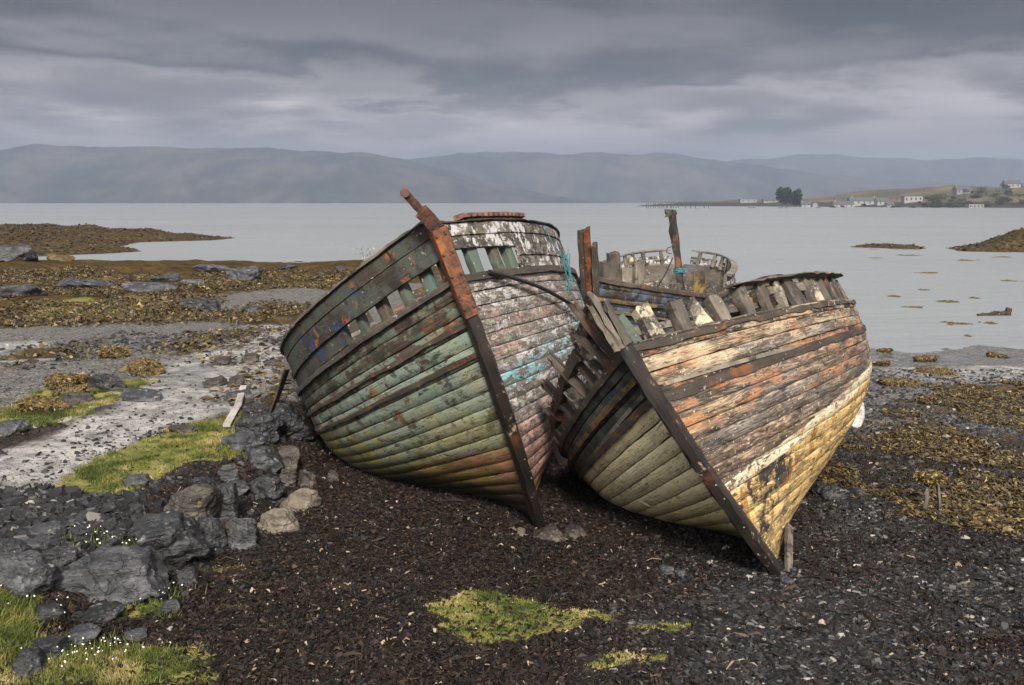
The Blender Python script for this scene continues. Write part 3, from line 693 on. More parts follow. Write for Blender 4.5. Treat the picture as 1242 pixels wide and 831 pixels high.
# ------------------------------------------------------------------ the wooden boats
class Hull:
    """boat frame: x towards the bow, y to port, z up; u bow->stern, v keel->sheer"""
    def __init__(s, p, pose):
        s.p = p; s.x0, s.y0, s.z0, s.yaw, s.heel, s.trim = pose
        fx = np.array([math.sin(s.yaw), -math.cos(s.yaw), 0.]); py = np.array([math.cos(s.yaw), math.sin(s.yaw), 0.]); uz = np.array([0, 0, 1.])
        f2 = fx * math.cos(s.trim) + uz * math.sin(s.trim); u2 = uz * math.cos(s.trim) - fx * math.sin(s.trim)
        u3 = u2 * math.cos(s.heel) - py * math.sin(s.heel); p3 = py * math.cos(s.heel) + u2 * math.sin(s.heel)
        s.M = Matrix(((f2[0], p3[0], u3[0], s.x0), (f2[1], p3[1], u3[1], s.y0), (f2[2], p3[2], u3[2], s.z0), (0, 0, 0, 1)))
    def raw(s, U, V):
        L, B, H0, Hm, Hs, rake, cm, cb, ne, tum, sf, ske = s.p
        a = U
        zs = H0 * (a - .55) * (a - 1) / .55 + Hm * a * (a - 1) / (.55 * -.45) + Hs * a * (a - .55) / .45
        ent = 1 - (1 - np.clip(U / .5, 0, 1)) ** ne
        run = 1 - np.clip((U - .5) / .5, 0, 1) ** (2.2 + 2.0 * V)
        run = np.clip(run, 0, 1) ** (.5 + .5 * (1 - V))
        c = max(cb, .5) + (cm - cb) * np.clip(np.sin(np.pi * np.clip(U, 0, 1) ** .8), 0, 1)
        g = 1 - (1 - np.clip(V, 0, 1)) ** c
        g = g * (1 - tum * np.clip(U / .4, 0, 1) * np.clip((V - .6) / .4, 0, 1) ** 2)
        y = B / 2 * ent * run * g
        x = -L * U + rake * (V + sf * V * (1 - V)) * (1 - U) ** 2
        return np.stack([x, y, zs * V], -1)
    def S(s, U, V, side=1, off=0.0, e=0.0):
        """point on the skin; e = metres above the sheer, off = metres outboard"""
        U, V, off, e = np.broadcast_arrays(np.asarray(U, float), np.asarray(V, float), np.asarray(off, float), np.asarray(e, float))
        P = s.raw(U, V)
        du = s.raw(np.clip(U + .004, 0, 1), V) - s.raw(np.clip(U - .004, 0, 1), V)
        dv = s.raw(U, np.clip(V + .01, 0, 1)) - s.raw(U, np.clip(V - .01, 0, 1))
        n = np.cross(du, dv); n /= np.linalg.norm(n, axis=-1, keepdims=True) + 1e-9
        n = np.where(n[..., 1:2] < -1e-6, -n, n)
        d = dv / (np.linalg.norm(dv, axis=-1, keepdims=True) + 1e-9) * .45 + np.array([0, 0, .55]); d /= np.linalg.norm(d, axis=-1, keepdims=True)
        P = P + n * off[..., None] + d * e[..., None]
        P[..., 1] = np.maximum(P[..., 1], .01) * side
        return P
    def root(s, name):
        o = empty(name); o.matrix_world = s.M; return o
def ugrid(u0, u1, per=1.0):
    """denser near the bow, where the planks turn hardest"""
    t0, t1 = u0 ** .5, u1 ** .5
    n = max(4, int((t1 - t0) * 110 * per)); u = np.linspace(t0, t1, n) ** 2
    return u
def plank(mb, H, side, u0, u1, lo, hi, thick=.04, off=0.0, pr=None, e=False, wear=.012, rag=0.0, bevel=.006, attrs=None, emax=1.0):
    """one bent board following the skin between two girth lines (v, or metres above the sheer when e)"""
    U = ugrid(u0, u1); n = len(U); pr = rng.random() if pr is None else pr
    LO = lo(U) if callable(lo) else np.full(n, lo); HI = hi(U) if callable(hi) else np.full(n, hi)
    w = HI - LO; sc = 1.0 if not e else 1.0
    nz = fbm(U * 60 + pr * 99, pr * 55, 0, 3, 3); nz2 = fbm(U * 60 + pr * 77, pr * 31, 5, 3, 4)
    LO = LO + w * (wear * 2 + wear * 3 * np.maximum(nz, -.6)); HI = HI - w * (wear * 2 + wear * 3 * np.maximum(nz2, -.6))
    if rag: HI = HI - w * rag * np.maximum(fbm(U * 90 + 5, pr * 13, 2, 4, 8) + .1, 0)
    rows = [(0, -bevel), (.06, 0), (.5, .002), (.94, 0), (1, -bevel), (1, -thick), (0, -thick)]
    warp = .006 * fbm(U * 25 + pr * 40, pr * 9, 1, 2, 6) * np.sin(np.pi * np.linspace(0, 1, n))
    ring = []; A = []
    base = H.S(U, np.clip(LO, 0, 1) if not e else np.ones(n), side)
    arc = np.concatenate([[0], np.cumsum(np.linalg.norm(np.diff(base, axis=0), axis=1))])
    for f_, o_ in rows:
        q = LO + (HI - LO) * f_
        P = H.S(U, np.ones(n) if e else q, side, off + o_ + warp, q if e else 0.0)
        ring.append(P); A.append(np.stack([arc, (q * (1.0 if e else 2.6)), np.full(n, pr)], -1))
    k = len(rows); V = np.stack(ring, 1).reshape(-1, 3); A = np.stack(A, 1).reshape(-1, 3)
    Fc = []
    for i in range(n - 1):
        for j in range(k):
            q = (i * k + j, i * k + (j + 1) % k, (i + 1) * k + (j + 1) % k, (i + 1) * k + j)
            Fc.append(q if side > 0 else q[::-1])
    Fc += [tuple(range(k))[::-1], tuple((n - 1) * k + j for j in range(k))]
    mb.add(V, Fc, A)
    if attrs is not None: attrs.append(np.full(len(V), float(np.mean(LO + HI) / 2) if not e else 1.0))
def skin(H, name, side, n, mat, root, label, seed, vmin=.0, gap=.0, skip=()):
    global rng
    rng = random.Random(seed); mb = MB(); vv = []
    for i in range(n):
        lo, hi = vmin + (1 - vmin) * i / n, vmin + (1 - vmin) * (i + 1) / n
        cuts = [0.0]; c = rng.uniform(.03, .42)
        while c < .9: cuts.append(c); c += rng.uniform(.25, .45)
        cuts.append(1.0)
        for a, b in zip(cuts[:-1], cuts[1:]):
            if any(i == q[0] and a < q[1] < b for q in skip): continue
            plank(mb, H, side, a + .0002, b - .0002, lo, hi, off=rng.uniform(-.004, .004), wear=.011 + .012 * rng.random() ** 2, attrs=vv)
    o = mb.build(name, mat, root, 40)
    at_ = o.data.attributes.new('vv', 'FLOAT', 'POINT'); at_.data.foreach_set('value', np.concatenate(vv).astype(np.float32))
    # dark inner lining so that no daylight leaks through the seams
    o['label'] = label
    return o
def lining(H, root, mat, vtop=.985, name='inner_planking'):
    for side in (1, -1):
        mb = MB(); U = ugrid(0.004, .997, .6); Vs = np.linspace(0.0, vtop, 14)
        G = H.S(U[:, None], Vs[None, :], side, -.055); n, k = G.shape[:2]
        Fc = [(i * k + j, i * k + j + 1, (i + 1) * k + j + 1, (i + 1) * k + j) for i in range(n - 1) for j in range(k - 1)]
        A = np.stack(np.broadcast_arrays(U[:, None] * 9, Vs[None, :] * 2.6, 0.3), -1)
        mb.add(G, Fc, A); mb.build(name, mat, root)
def deck(H, root, mat, drop=.28, holes=(), name='deck'):
    """deck boards running fore and aft, some broken away"""
    mb = MB(); nb = 17
    for b in range(nb):
        f0, f1 = -1 + 2 * b / nb, -1 + 2 * (b + 1) / nb
        cuts = [0.012]; c = rng.uniform(.05, .2)
        while c < .93: cuts.append(c); c += rng.uniform(.1, .25)
        cuts.append(.975)
        for a, d in zip(cuts[:-1], cuts[1:]):
            if any(h0 < (a + d) / 2 < h1 and g0 < f0 < g1 for h0, h1, g0, g1 in holes) or rng.random() < .05: continue
            U = np.linspace(a + .001, d - .001, 9); E = H.S(U, np.full(9, .97), 1, -.05)
            V = []; A = []; pr = rng.random(); dz = rng.uniform(-.01, .01)
            for i in range(9):
                for ff, zz in ((f0 + .006, 0), (f1 - .006, 0), (f1 - .006, -.04), (f0 + .006, -.04)):
                    V.append((E[i, 0], E[i, 1] * ff, E[i, 2] - drop + .05 * (1 - ff * ff) + zz + dz)); A.append((U[i] * 9, ff, pr))
            Fc = [(i * 4 + j, i * 4 + (j + 1) % 4, i * 4 + 4 + (j + 1) % 4, i * 4 + 4 + j) for i in range(8) for j in range(4)] + [(3, 2, 1, 0), (32, 33, 34, 35)]
            mb.add(V, Fc, A)
    return mb.build(name, mat, root, 30)
def stem_post(H, root, mat, head=.5, w=.15, proud=.10, deep=.14, top_w=None, name='stem_post', lean=0.0):
    """the curved timber the planks end on, from the forefoot to the head"""
    mb = MB(); V = np.linspace(-.03, 1, 26); P = H.raw(np.zeros(26), np.clip(V, 0, 1)); P[:, 1] = 0
    P[0, 2] = -.10; t = P[-1] - P[-6]; t /= np.linalg.norm(t)
    ext = [P[-1] + t * head * (i + 1) / 6 + np.array([-lean * ((i + 1) / 6) ** 2, 0, 0]) for i in range(6)]
    P = np.vstack([P, ext]); tn = np.gradient(P, axis=0); tn /= np.linalg.norm(tn, axis=1, keepdims=True)
    Vt = []; A = []; arc = 0
    prof = [(-deep, -.5), (.0, -.56), (proud * .5, -.5), (proud, -.36), (proud + .008, 0), (proud, .36), (proud * .5, .5), (.0, .56), (-deep, .5)]
    for i in range(len(P)):
        fw = np.array([tn[i, 2], 0, -tn[i, 0]])
        if i: arc += np.linalg.norm(P[i] - P[i - 1])
        ww = w * (.75 + .25 * min(1, i / 12))
        for a, b in prof:
            Vt.append(P[i] + fw * a + np.array([0, b * ww, 0]) + nrg.normal(0, .004, 3)); A.append((arc, a + b * .2, .4))
    k = len(prof); n = len(P)
    Fc = [(i * k + j, i * k + (j + 1) % k, (i + 1) * k + (j + 1) % k, (i + 1) * k + j) for i in range(n - 1) for j in range(k)]
    for j in range(k): Vt[(n - 1) * k + j] = Vt[(n - 1) * k + j] + t * rng.uniform(-.06, .06)
    Fc += [tuple(range(k)), tuple((n - 1) * k + j for j in range(k))[::-1]]
    mb.add(Vt, [q[::-1] for q in Fc], A)
    return mb.build(name, mat, root, 40), P, tn
def keel(H, root, mat, depth=.18, w=.16):
    mb = MB(); L = H.p[0]; beam(mb, (.02, 0, -depth / 2), (-L * .98, 0, -depth / 2), w, depth, seg=20, jit=.004); return mb.build('keel', mat, root, 40)
def stanchion(H, root, mat, u, side, e0, e1, w=.13, d=.10, off=-.07, label=None, lean=0.0, broken=.05):
    mb = MB(); p0 = H.S(u, 1.0, side, off, e0); p1 = H.S(min(u + lean, 1), 1.0, side, off, e1)
    tg = H.S(min(u + .01, 1), 1.0, side) - H.S(max(u - .01, 0), 1.0, side)
    beam(mb, p0, p1, d, w, up=tg, seg=4, jit=.005, broken=(0, broken)); o = mb.build('stanchion', mat, root, 40)
    if label: o['label'] = label
    return o
def strip(H, root, mat, name, side, u0, u1, lo, hi, off, thick=.05, e=True, rag=0.0, label=None, wear=.02, cuts=1):
    mb = MB(); uu = [u0 + (u1 - u0) * i / cuts for i in range(cuts + 1)]
    for a, b in zip(uu[:-1], uu[1:]): plank(mb, H, side, a + .0005, b - .0005, lo, hi, thick=thick, off=off, e=e, rag=rag, wear=wear, bevel=.012)
    o = mb.build(name, mat, root, 40)
    if label: o['label'] = label
    return o
def on(H, u, v, side, off=.03, e=0.0): return H.S(u, v, side, off, e)

# ---------------- the taller boat, green on one side and flaking on the other
HA = Hull([9.3929, 4.0281, 2.9755, 1.9789, 2.2894, 1.1245, 3.6668, 1.5806, 3.3942, 0.0044, 0.9964, 0.0], [.3196, 10.7144, -.2139, .199, .3618, .0828])
def boat_a():
    global rng
    r = HA.root('wrecked_boat')
    tag(r, 'tall wrecked wooden boat with green peeling side and orange rusted stem plate', 'boat', 'wrecked wooden boats on the shore')
    H = HA
    skin(H, 'planking', -1, 18, M_hull_green, r, 'grey-green peeling planking', 3)
    skin(H, 'planking', 1, 20, M_hull_patch, r, 'flaking white, blue and pink planking', 5)
    lining(H, r, M_wood_dark); keel(H, r, M_stem)
    rng = random.Random(12)
    deck(H, r, M_wood_grey, .32)
    st, P, tn = stem_post(H, r, M_stem, .50, .135, .10, .16)
    # rusted plate cladding the head of the stem
    mb = MB(); up = tn[-1]; fw = np.array([up[2], 0, -up[0]])
    a = P[22] ; b = P[-1] + up * .03
    for i, (w, f0, f1) in enumerate(((  .150, -.26, .125),)):
        n = 9; V = []; A = []
        for k in range(n):
            c = a + (b - a) * k / (n - 1); wk = w * (1.0 + .10 * k / n)
            for (ff, yy) in ((f0, -.5), (f1 - .02, -.5), (f1, -.42), (f1, .42), (f1 - .02, .5), (f0, .5)):
                V.append(c + fw * ff + np.array([0, yy * wk, 0]) + nrg.normal(0, .003, 3)); A.append((k * .1, yy, .5))
        m = 6; Fc = [(k * m + j, k * m + (j + 1) % m, (k + 1) * m + (j + 1) % m, (k + 1) * m + j) for k in range(n - 1) for j in range(m)]
        Fc += [tuple(range(m)), tuple((n - 1) * m + j for j in range(m))[::-1]]
        mb.add(V, [q[::-1] for q in Fc], A)
    pl = mb.build('stem_plate', M_iron_orange, r, 40)
    for k in range(5):
        c = a + (b - a) * (k + .5 + .2 * math.sin(k * 5)) / 5 + fw * .130
        for yy in (-.05, .045):
            mb = MB(); beam(mb, c + np.array([0, yy, 0]), c + fw * .018 + np.array([0, yy, 0]), .022, .022, up=up, seg=1, jit=.001)
            mb.build('bolt_head', M_iron_brown, pl, 40)
    # iron tang bolted on the very top, leaning to starboard
    mb = MB(); c = b + up * .0 + fw * .02; dirv = up * .80 + np.array([0, -.36, 0]) + fw * .42; dirv /= np.linalg.norm(dirv)
    beam(mb, c - dirv * .06, c + dirv * .26, .14, .05, up=fw, seg=3, jit=.003)
    beam(mb, c + dirv * .20, c + dirv * .52, .075, .035, up=fw, seg=5, jit=.002)
    tube(mb, [c + dirv * .52 - fw * .03, c + dirv * .52 + fw * .03], .042, 10)
    mb.build('iron_tang', M_iron_brown, r, 40)
    # rub rail at the sheer, both sides, and strakes below it
    strip(H, r, M_wood_grey, 'rub_rail', -1, .002, .98, -.035, .045, .055, .10, wear=.05, cuts=5)
    strip(H, r, M_wood_dark, 'rub_rail', 1, .002, .98, -.05, .05, .05, .10, wear=.05, cuts=4)
    for v0 in (.845, .735):
        strip(H, r, M_wood_dark, 'rubbing_strake', -1, .002, .97, v0, v0 + .028, .03, .05, e=False, wear=.08, cuts=4, label='dark rubbing strake proud of the green planks')
    # starboard bulwark: open at the bow with stanchions, planked above and aft
    low = lambda U: .27 - .20 * sm(.10, .34, U) - .06 * sm(.0, .03, .03 - U)
    strip(H, r, M_wood_blue, 'bulwark_plank', -1, .002, .60, lambda U: .322 - .10 * sm(.10, .5, U), lambda U: .485 - .04 * U, .0, .045, wear=.012, cuts=3)
    strip(H, r, M_wood_blue, 'bulwark_plank', -1, .001, .65, lambda U: .472 - .04 * U, lambda U: .64 - .10 * U, .004, .045, rag=.12, wear=.012, cuts=2)
    strip(H, r, M_wood_blue, 'bulwark_plank', -1, .002, .34, lambda U: .235 - .06 * sm(.1, .4, U), lambda U: .345 - .08 * sm(.1, .4, U), .026, .06, wear=.03, cuts=2, label='round edged rail below the bulwark planks')
    strip(H, r, M_wood_blue, 'bulwark_plank', -1, .115, .70, .04, lambda U: .27 - .08 * sm(.1, .5, U), -.006, .045, rag=.10, wear=.012, cuts=3)
    strip(H, r, M_wood_grey, 'cap_rail', -1, .001, .66, lambda U: .635 - .10 * U, lambda U: .685 - .10 * U, .04, .16, rag=.5, wear=.10, cuts=3)
    for i, u in enumerate((.008, .022, .042, .066, .094, .125, .165, .21, .27, .33, .40, .48)):
        stanchion(H, r, M_wood_green if i % 3 else M_wood_dark, u, -1, -.05, .44, .10 + .03 * (i % 2), .09, -.085)
    # port bulwark: a short opening behind the stem, then planked
    strip(H, r, M_wood_white, 'bulwark_plank', 1, .002, .60, lambda U: .30 - .03 * sm(0, .1, U), lambda U: .435 - .02 * U, .0, .045, wear=.012, cuts=3)
    strip(H, r, M_wood_white, 'bulwark_plank', 1, .001, .62, lambda U: .43 - .02 * U, lambda U: .575 - .05 * U, .004, .045, rag=.10, wear=.012, cuts=2)
    strip(H, r, M_wood_white, 'bulwark_plank', 1, .075, .60, .04, .175, -.004, .045, wear=.012, cuts=3)
    strip(H, r, M_wood_white, 'bulwark_plank', 1, .075, .60, .175, .31, .0, .045, wear=.012, cuts=3)
    strip(H, r, M_wood_dark, 'cap_rail', 1, .001, .63, lambda U: .565 - .05 * U, lambda U: .61 - .05 * U, .03, .15, rag=.5, wear=.12, cuts=3)
    for i, u in enumerate((.006, .026, .050, .068, .10, .15, .21, .28, .36, .45)):
        stanchion(H, r, M_wood_green, u, 1, -.05, .40, .11 + .03 * (i % 2), .09, -.085)
    # stern bulwark
    for side in (1, -1):
        strip(H, r, M_wood_dark, 'stern_bulwark', side, .64, .995, .02, .40, -.002, .045, rag=.3, wear=.03, cuts=2)
    # pink iron fairlead plate on the port cap
    mb = MB(); pts = H.S(np.linspace(.024, .105, 14), np.ones(14), 1, -.03, .635)
    for i in range(13): beam(mb, pts[i], pts[i + 1] + (pts[i + 1] - pts[i]) * .01, .13, .05, seg=1, jit=.002)
    fl = mb.build('fairlead_plate', M_iron_pink, r, 40)
    for p in pts[1:-1]:
        mb = MB(); beam(mb, p + np.array([.045, .058, -.003]), p + np.array([.05, .072, -.003]), .022, .022, seg=1, jit=.001); mb.build('bolt_hole', M_iron_brown, fl, 40)
    # rusted windlass frame seen through the starboard opening
    mb = MB(); b0 = np.array([-1.15, -.35, 2.38])
    for dx, dy in ((0, -.2), (0, .2), (-.3, -.2), (-.3, .2)): beam(mb, b0 + (dx, dy, 0), b0 + (dx, dy, .42), .05, .05, seg=2, jit=.003)
    for zz in (.1, .25, .42):
        beam(mb, b0 + (0, -.22, zz), b0 + (0, .22, zz), .045, .045, seg=2, jit=.003); beam(mb, b0 + (-.3, -.22, zz), b0 + (-.3, .22, zz), .045, .045, seg=2, jit=.003)
    mb.build('windlass_frame', M_iron_pink, r, 40)
    # frames (ribs) standing inside
    for u in (.05, .12, .2, .3, .4, .5, .6, .7, .8):
        for side in (1, -1):
            mb = MB(); vv = np.linspace(.15, 1.0, 9); pp = H.S(np.full(9, u), vv, side, -.10)
            for i in range(8): beam(mb, pp[i], pp[i + 1], .09, .08, up=(1, 0, 0), seg=1, jit=.002)
            mb.build('rib', M_wood_dark, r, 40)
    # stub of deck beam and small bollards by the bow
    mb = MB(); beam(mb, (.1, -.5, 2.62), (.1, .5, 2.62), .12, .12); mb.build('deck_beam', M_wood_dark, r, 40)
    return r
BA = boat_a()
# ---------------- the lower boat lying over on its bilge in front
HB = Hull([9.8918, 3.9839, 2.6563, 1.8072, 2.707, 1.1367, 3.3548, .8132, 3.1791, -.0348, .6627, 0.0], [2.5972, 9.2309, -.1916, -.2707, .5565, .0743])
def boat_b():
    global rng
    r = HB.root('wrecked_boat'); H = HB
    tag(r, 'heeled wrecked wooden boat with bare tan planks, broken bulwark and cream bottom', 'boat', 'wrecked wooden boats on the shore')
    skin(H, 'planking', -1, 15, M_hull_cream, r, 'black topsides over cream bottom planking', 21)
    skin(H, 'planking', 1, 18, M_hull_bare, r, 'bare weathered planking with pale waterline band', 23)
    lining(H, r, M_wood_dark); keel(H, r, M_wood_grey, .24, .15)
    rng = random.Random(31)
    deck(H, r, M_wood_grey, .34, holes=((.03, .25, -.75, .1), (.3, .5, -.5, .4)))
    st, P, tn = stem_post(H, r, M_stem, .10, .125, .09, .15)
    # splintered grey head of the stem
    mb = MB(); up = tn[-1]
    for yy, l in ((-.05, .26), (.0, .33), (.05, .20)):
        beam(mb, P[-1] - up * .1 + np.array([.03, yy, 0]), P[-1] + up * l + np.array([.02 - abs(yy) * .4, yy * 1.2, 0]), .06, .17, up=(1, 0, 0), seg=5, jit=.006, taper=.75, broken=(0, .16))
    mb.build('stem_head', M_wood_grey, r, 40)
    # forefoot knee, the wedge of keel timber beside the stem
    mb = MB(); beam(mb, (.06, .02, -.16), (-1.6, .02, -.2), .10, .12, seg=6); mb.build('keel_shoe', M_wood_grey, r, 40)
    # rub strakes on the black side
    for v0, mt in ((.962, M_wood_dark), (.875, M_wood_ochre), (.785, M_wood_dark)):
        strip(H, r, mt, 'rubbing_strake', -1, .003, .97, v0, v0 + .035, .032, .05, e=False, wear=.06, cuts=3)
    strip(H, r, M_wood_dark, 'sheer_strake', 1, .002, .9, .955, .998, .02, .05, e=False, wear=.10, cuts=5, label='black broken strake along the sheer')
    strip(H, r, M_wood_dark, 'rubbing_strake', 1, .004, .95, .765, .815, .018, .05, e=False, wear=.06, cuts=4)
    # covering board round the deck edge
    for s_ in (1, -1): strip(H, r, M_wood_grey, 'covering_board', s_, .01, .95, -.02, .02, -.03, .24, wear=.10, cuts=6)
    # port bulwark: stumps at the bow, a capped run of close frames further aft
    cols = [M_wood_green, M_wood_cream, M_wood_grey, M_wood_cream, M_wood_grey, M_wood_grey]
    for i, (u, h, w) in enumerate(((.010, .22, .20), (.026, .27, .16), (.046, .25, .15), (.064, .20, .20), (.082, .24, .14), (.108, .30, .12))):
        stanchion(H, r, cols[i], u, 1, -.12, h, w, .12, -.12, broken=.07, lean=.004 * (i % 3 - 1))
    for i, u in enumerate(np.linspace(.135, .40, 14)):
        stanchion(H, r, (M_wood_grey, M_wood_dark, M_wood_grey, M_wood_cream)[(i * 7) % 4], float(u) + rng.uniform(-.004, .004), 1, -.06, .33 - .07 * rng.random(), rng.uniform(.07, .14), .07, -.09 - .03 * rng.random(), lean=.012 * rng.uniform(-1, 1), broken=.05)
    strip(H, r, M_wood_grey, 'cap_rail', 1, .098, .43,   .31, .365, .02, .15, wear=.18, rag=.7, cuts=2)
    strip(H, r, M_wood_grey, 'bulwark_plank', 1, .15, .42, .16, .30, -.12, .03, rag=.3, wear=.05, cuts=3)
    strip(H, r, M_wood_grey, 'inner_stringer', 1, .004, .14, .05, .17, -.17, .05, wear=.08, cuts=3, label='horizontal stringer behind the bow stumps')
    # stern: ragged standing planks
    for s_ in (1, -1): strip(H, r, M_wood_dark, 'stern_bulwark', s_, .55, .99, .0, .16, .0, .05, rag=.9, wear=.03, cuts=5)
    # starboard side: broken frame heads poke out along the sheer
    for i, u in enumerate((.006, .014, .024, .036, .05, .066, .084, .104, .128, .155, .185, .22)):
        h = (.34, .52, .30, .46, .24, .42, .22, .38, .20, .32, .18, .26)[i]
        mb = MB(); p0 = H.S(u, .97, -1, -.06); p1 = H.S(u, 1.0, -1, -.02 + .10 * rng.random(), h)
        beam(mb, p0, p1, .10, .11, up=(1, 0, 0), seg=4, jit=.008, broken=(0, .14), taper=.8)
        mb.build('frame_head', M_wood_dark if i % 3 else M_wood_cream, r, 40)
    mb = MB()
    pts = [H.S(u, 1.0, -1, -.02, h) for u, h in ((.003, .46), (.014, .44), (.030, .36))]
    for a, b in zip(pts[:-1], pts[1:]): beam(mb, a, b, .07, .15, seg=4, jit=.008)
    mb.build('broken_rail', M_wood_dark, r, 40)
    mb = MB()
    pts = [H.S(u, 1.0, -1, .02, h) for u, h in ((.040, .30), (.07, .26), (.11, .20), (.15, .14))]
    for a, b in zip(pts[:-1], pts[1:]): beam(mb, a, b, .09, .11, seg=4, jit=.01)
    mb.build('broken_rail', M_wood_dark, r, 40)
    mb = MB(); beam(mb, H.S(.010, 1.0, -1, -.05, .30), H.S(.034, 1.0, -1, -.25, .16), .05, .16, jit=.006); mb.build('splintered_board', M_wood_cream, r, 40)
    # ribs
    for u in (.03, .07, .12, .18, .25, .33, .42, .52, .62, .72, .82):
        for side in (1, -1):
            mb = MB(); vv = np.linspace(.15, 1.0, 9); pp = H.S(np.full(9, u), vv, side, -.10)
            for i in range(8): beam(mb, pp[i], pp[i + 1], .09, .08, up=(1, 0, 0), seg=1, jit=.002)
            mb.build('rib', M_wood_dark, r, 40)
    # loose timbers in the bow, beams across the deck
    for k, (a, b, m_) in enumerate((((-.3, -.6, 2.3), (-.4, 1.0, 2.42), M_wood_ochre), ((-1.0, -1.0, 2.1), (-1.1, 1.2, 2.2), M_wood_grey), ((-1.9, -1.2, 1.95), (-1.7, 1.3, 2.0), M_wood_ochre), ((.2, .1, 2.45), (-1.6, .9, 2.16), M_wood_cream), ((-2.6, -1.3, 1.8), (-2.6, 1.4, 1.85), M_wood_grey))):
        mb = MB(); beam(mb, a, b, .13, .11, seg=7, jit=.008, broken=(.1, .1)); mb.build('deck_beam', m_, r, 40)
    # pale roll of sheathing left hanging at the turn of the quarter
    mb = MB(); p = H.S(np.array([.30, .33, .36, .39, .42]), np.array([.31, .31, .31, .315, .32]), 1, .03)
    tube(mb, spline(p, 14), .075, 10, .05); mb.build('torn_sheathing', M_white, r, 60)
    return r
BB = boat_b()
# ---------------- the third boat behind, heeled the other way
HC = Hull([8.805, 3.488, 2.206, 1.597, 2.001, .811, 3.334, 1.161, 2.709, -.02, .185, 0.0], [1.645, 19.097, -.194, -.343, -.017, .01])
def boat_c():
    global rng
    rng = random.Random(41)
    r = HC.root('wrecked_boat'); H = HC
    tag(r, 'gutted wrecked boat with dark blue side and tall broken post, behind the others', 'boat', 'wrecked wooden boats on the shore')
    skin(H, 'planking', 1, 13, M_hull_far, r, 'dark blue-black planking', 43)
    skin(H, 'planking', -1, 13, M_wood_grey, r, 'bare grey planking', 44)
    lining(H, r, M_wood_grey); keel(H, r, M_stem)
    deck(H, r, M_wood_grey, .5, holes=((.15, .7, -.6, .6),))
    mb = MB(); st, P, tn = stem_post(H, r, M_stem, .35, .15, .08, .14)
    # split stem head, orange on one cheek
    up = tn[-1]
    for yy, l, m_ in ((-.09, .74, M_wood_dark), (.02, .80, M_iron_orange), (.13, .50, M_wood_dark)):
        mb = MB(); beam(mb, P[-1] - up * .7 + np.array([.02, yy, 0]), P[-1] + up * (l - .25) + np.array([.02, yy * 1.1, 0]), .10, .15, up=(1, 0, 0), seg=6, jit=.006, broken=(0, .1)); mb.build('stem_cheek', m_, r, 40)
    strip(H, r, M_wood_dark, 'rub_rail', 1, .004, .97, -.06, .05, .04, .10, wear=.05, cuts=4)
    strip(H, r, M_wood_ochre, 'rubbing_strake', 1, .004, .97, .80, .84, .03, .05, e=False, wear=.06, cuts=3)
    strip(H, r, M_wood_grey, 'rub_rail', -1, .004, .97, -.06, .05, .04, .10, wear=.05, cuts=4)
    for u, h in ((.034, .30), (.046, .50), (.070, .26), (.097, .44), (.20, .12)):
        stanchion(H, r, M_wood_grey, u, 1, -.1, h, .24, .14, -.10, broken=.05)
    for u, h in ((.2, .2), (.36, .2), (.50, .22), (.58, .24), (.66, .24), (.74, .25), (.80, .25), (.86, .25), (.92, .25)):
        stanchion(H, r, M_wood_cream, u, -1, -.3, h, .14, .10, -.10, broken=.05)
    strip(H, r, M_wood_white, 'bulwark_plank', -1, .50, .97, .16, .24, -.02, .04, rag=.2, wear=.05, cuts=2)
    strip(H, r, M_wood_white, 'bulwark_plank', -1, .40, .97, .0, .07, -.02, .04, rag=.3, wear=.05, cuts=2)
    # rounded stern bulwark with open frames
    for s_ in (1, -1):
        strip(H, r, M_wood_white, 'stern_bulwark', s_, .55, .998, .0, .13, .0, .05, rag=.1, wear=.03, cuts=2)
        strip(H, r, M_wood_white, 'stern_bulwark', s_, .6, .998, .135, .22, .0, .05, wear=.03, cuts=2)
        strip(H, r, M_wood_grey, 'cap_rail', s_, .6, .998, .34, .39, .04, .16, wear=.06, cuts=2)
        for u in np.linspace(.6, .99, 14): stanchion(H, r, M_wood_grey, float(u), s_, .0, .36, .09, .07, -.09, broken=.01)
    # post with rusted iron side, stepped amidships
    mb = MB(); b = np.array([-3.97, 1.02, .9]); tp = np.array([-3.88, .60, 3.40])
    beam(mb, b, tp, .14, .22, up=(1, 0, 0), seg=12, jit=.016, broken=(0, .08)); ps = mb.build('standing_post', M_post_, r, 40)
    d = (tp - b); mb = MB(); beam(mb, tp - d * .03 + np.array([.0, -.02, 0]), tp + d * .02, .24, .22, up=(1, 0, 0), seg=2, jit=.02); mb.build('rotten_cap', M_wood_dark, ps, 40)
    mb = MB(); h0 = b + d * .66 + np.array([.12, -.1, 0]); tube(mb, spline([h0 + (0, .05, .1), h0 + (0, -.08, .06), h0 + (0, -.09, -.04), h0 + (0, .02, -.06)], 10), .012, 5); mb.build('iron_hook', M_iron_brown, ps, 40)
    mb = MB(); h1 = b + d * .60 + np.array([.12, -.08, 0]); tube(mb, spline([h1, h1 + (0, -.14, -.35), h1 + (0, -.42, -.85), h1 + (.1, -.60, -1.05)], 14), .014, 5); mb.build('hanging_wire', M_black, ps, 60)
    mb = MB(); w = b + d * .47; 
    for k in range(3): tube(mb, [w + (.12 * math.cos(a), .12 * math.sin(a), .035 * k + .01 * math.sin(3 * a)) for a in np.linspace(0, 2 * math.pi, 14)], .018, 5)
    mb.build('rope_lashing', M_rope, ps, 60)
    mb = MB(); beam(mb, (-3.9, 1.32, .9), (-3.9, 1.30, 1.98), .24, .22, up=(1, 0, 0), seg=5, jit=.012, broken=(0, .1)); mb.build('ochre_stump', M_wood_ochre, r, 40)
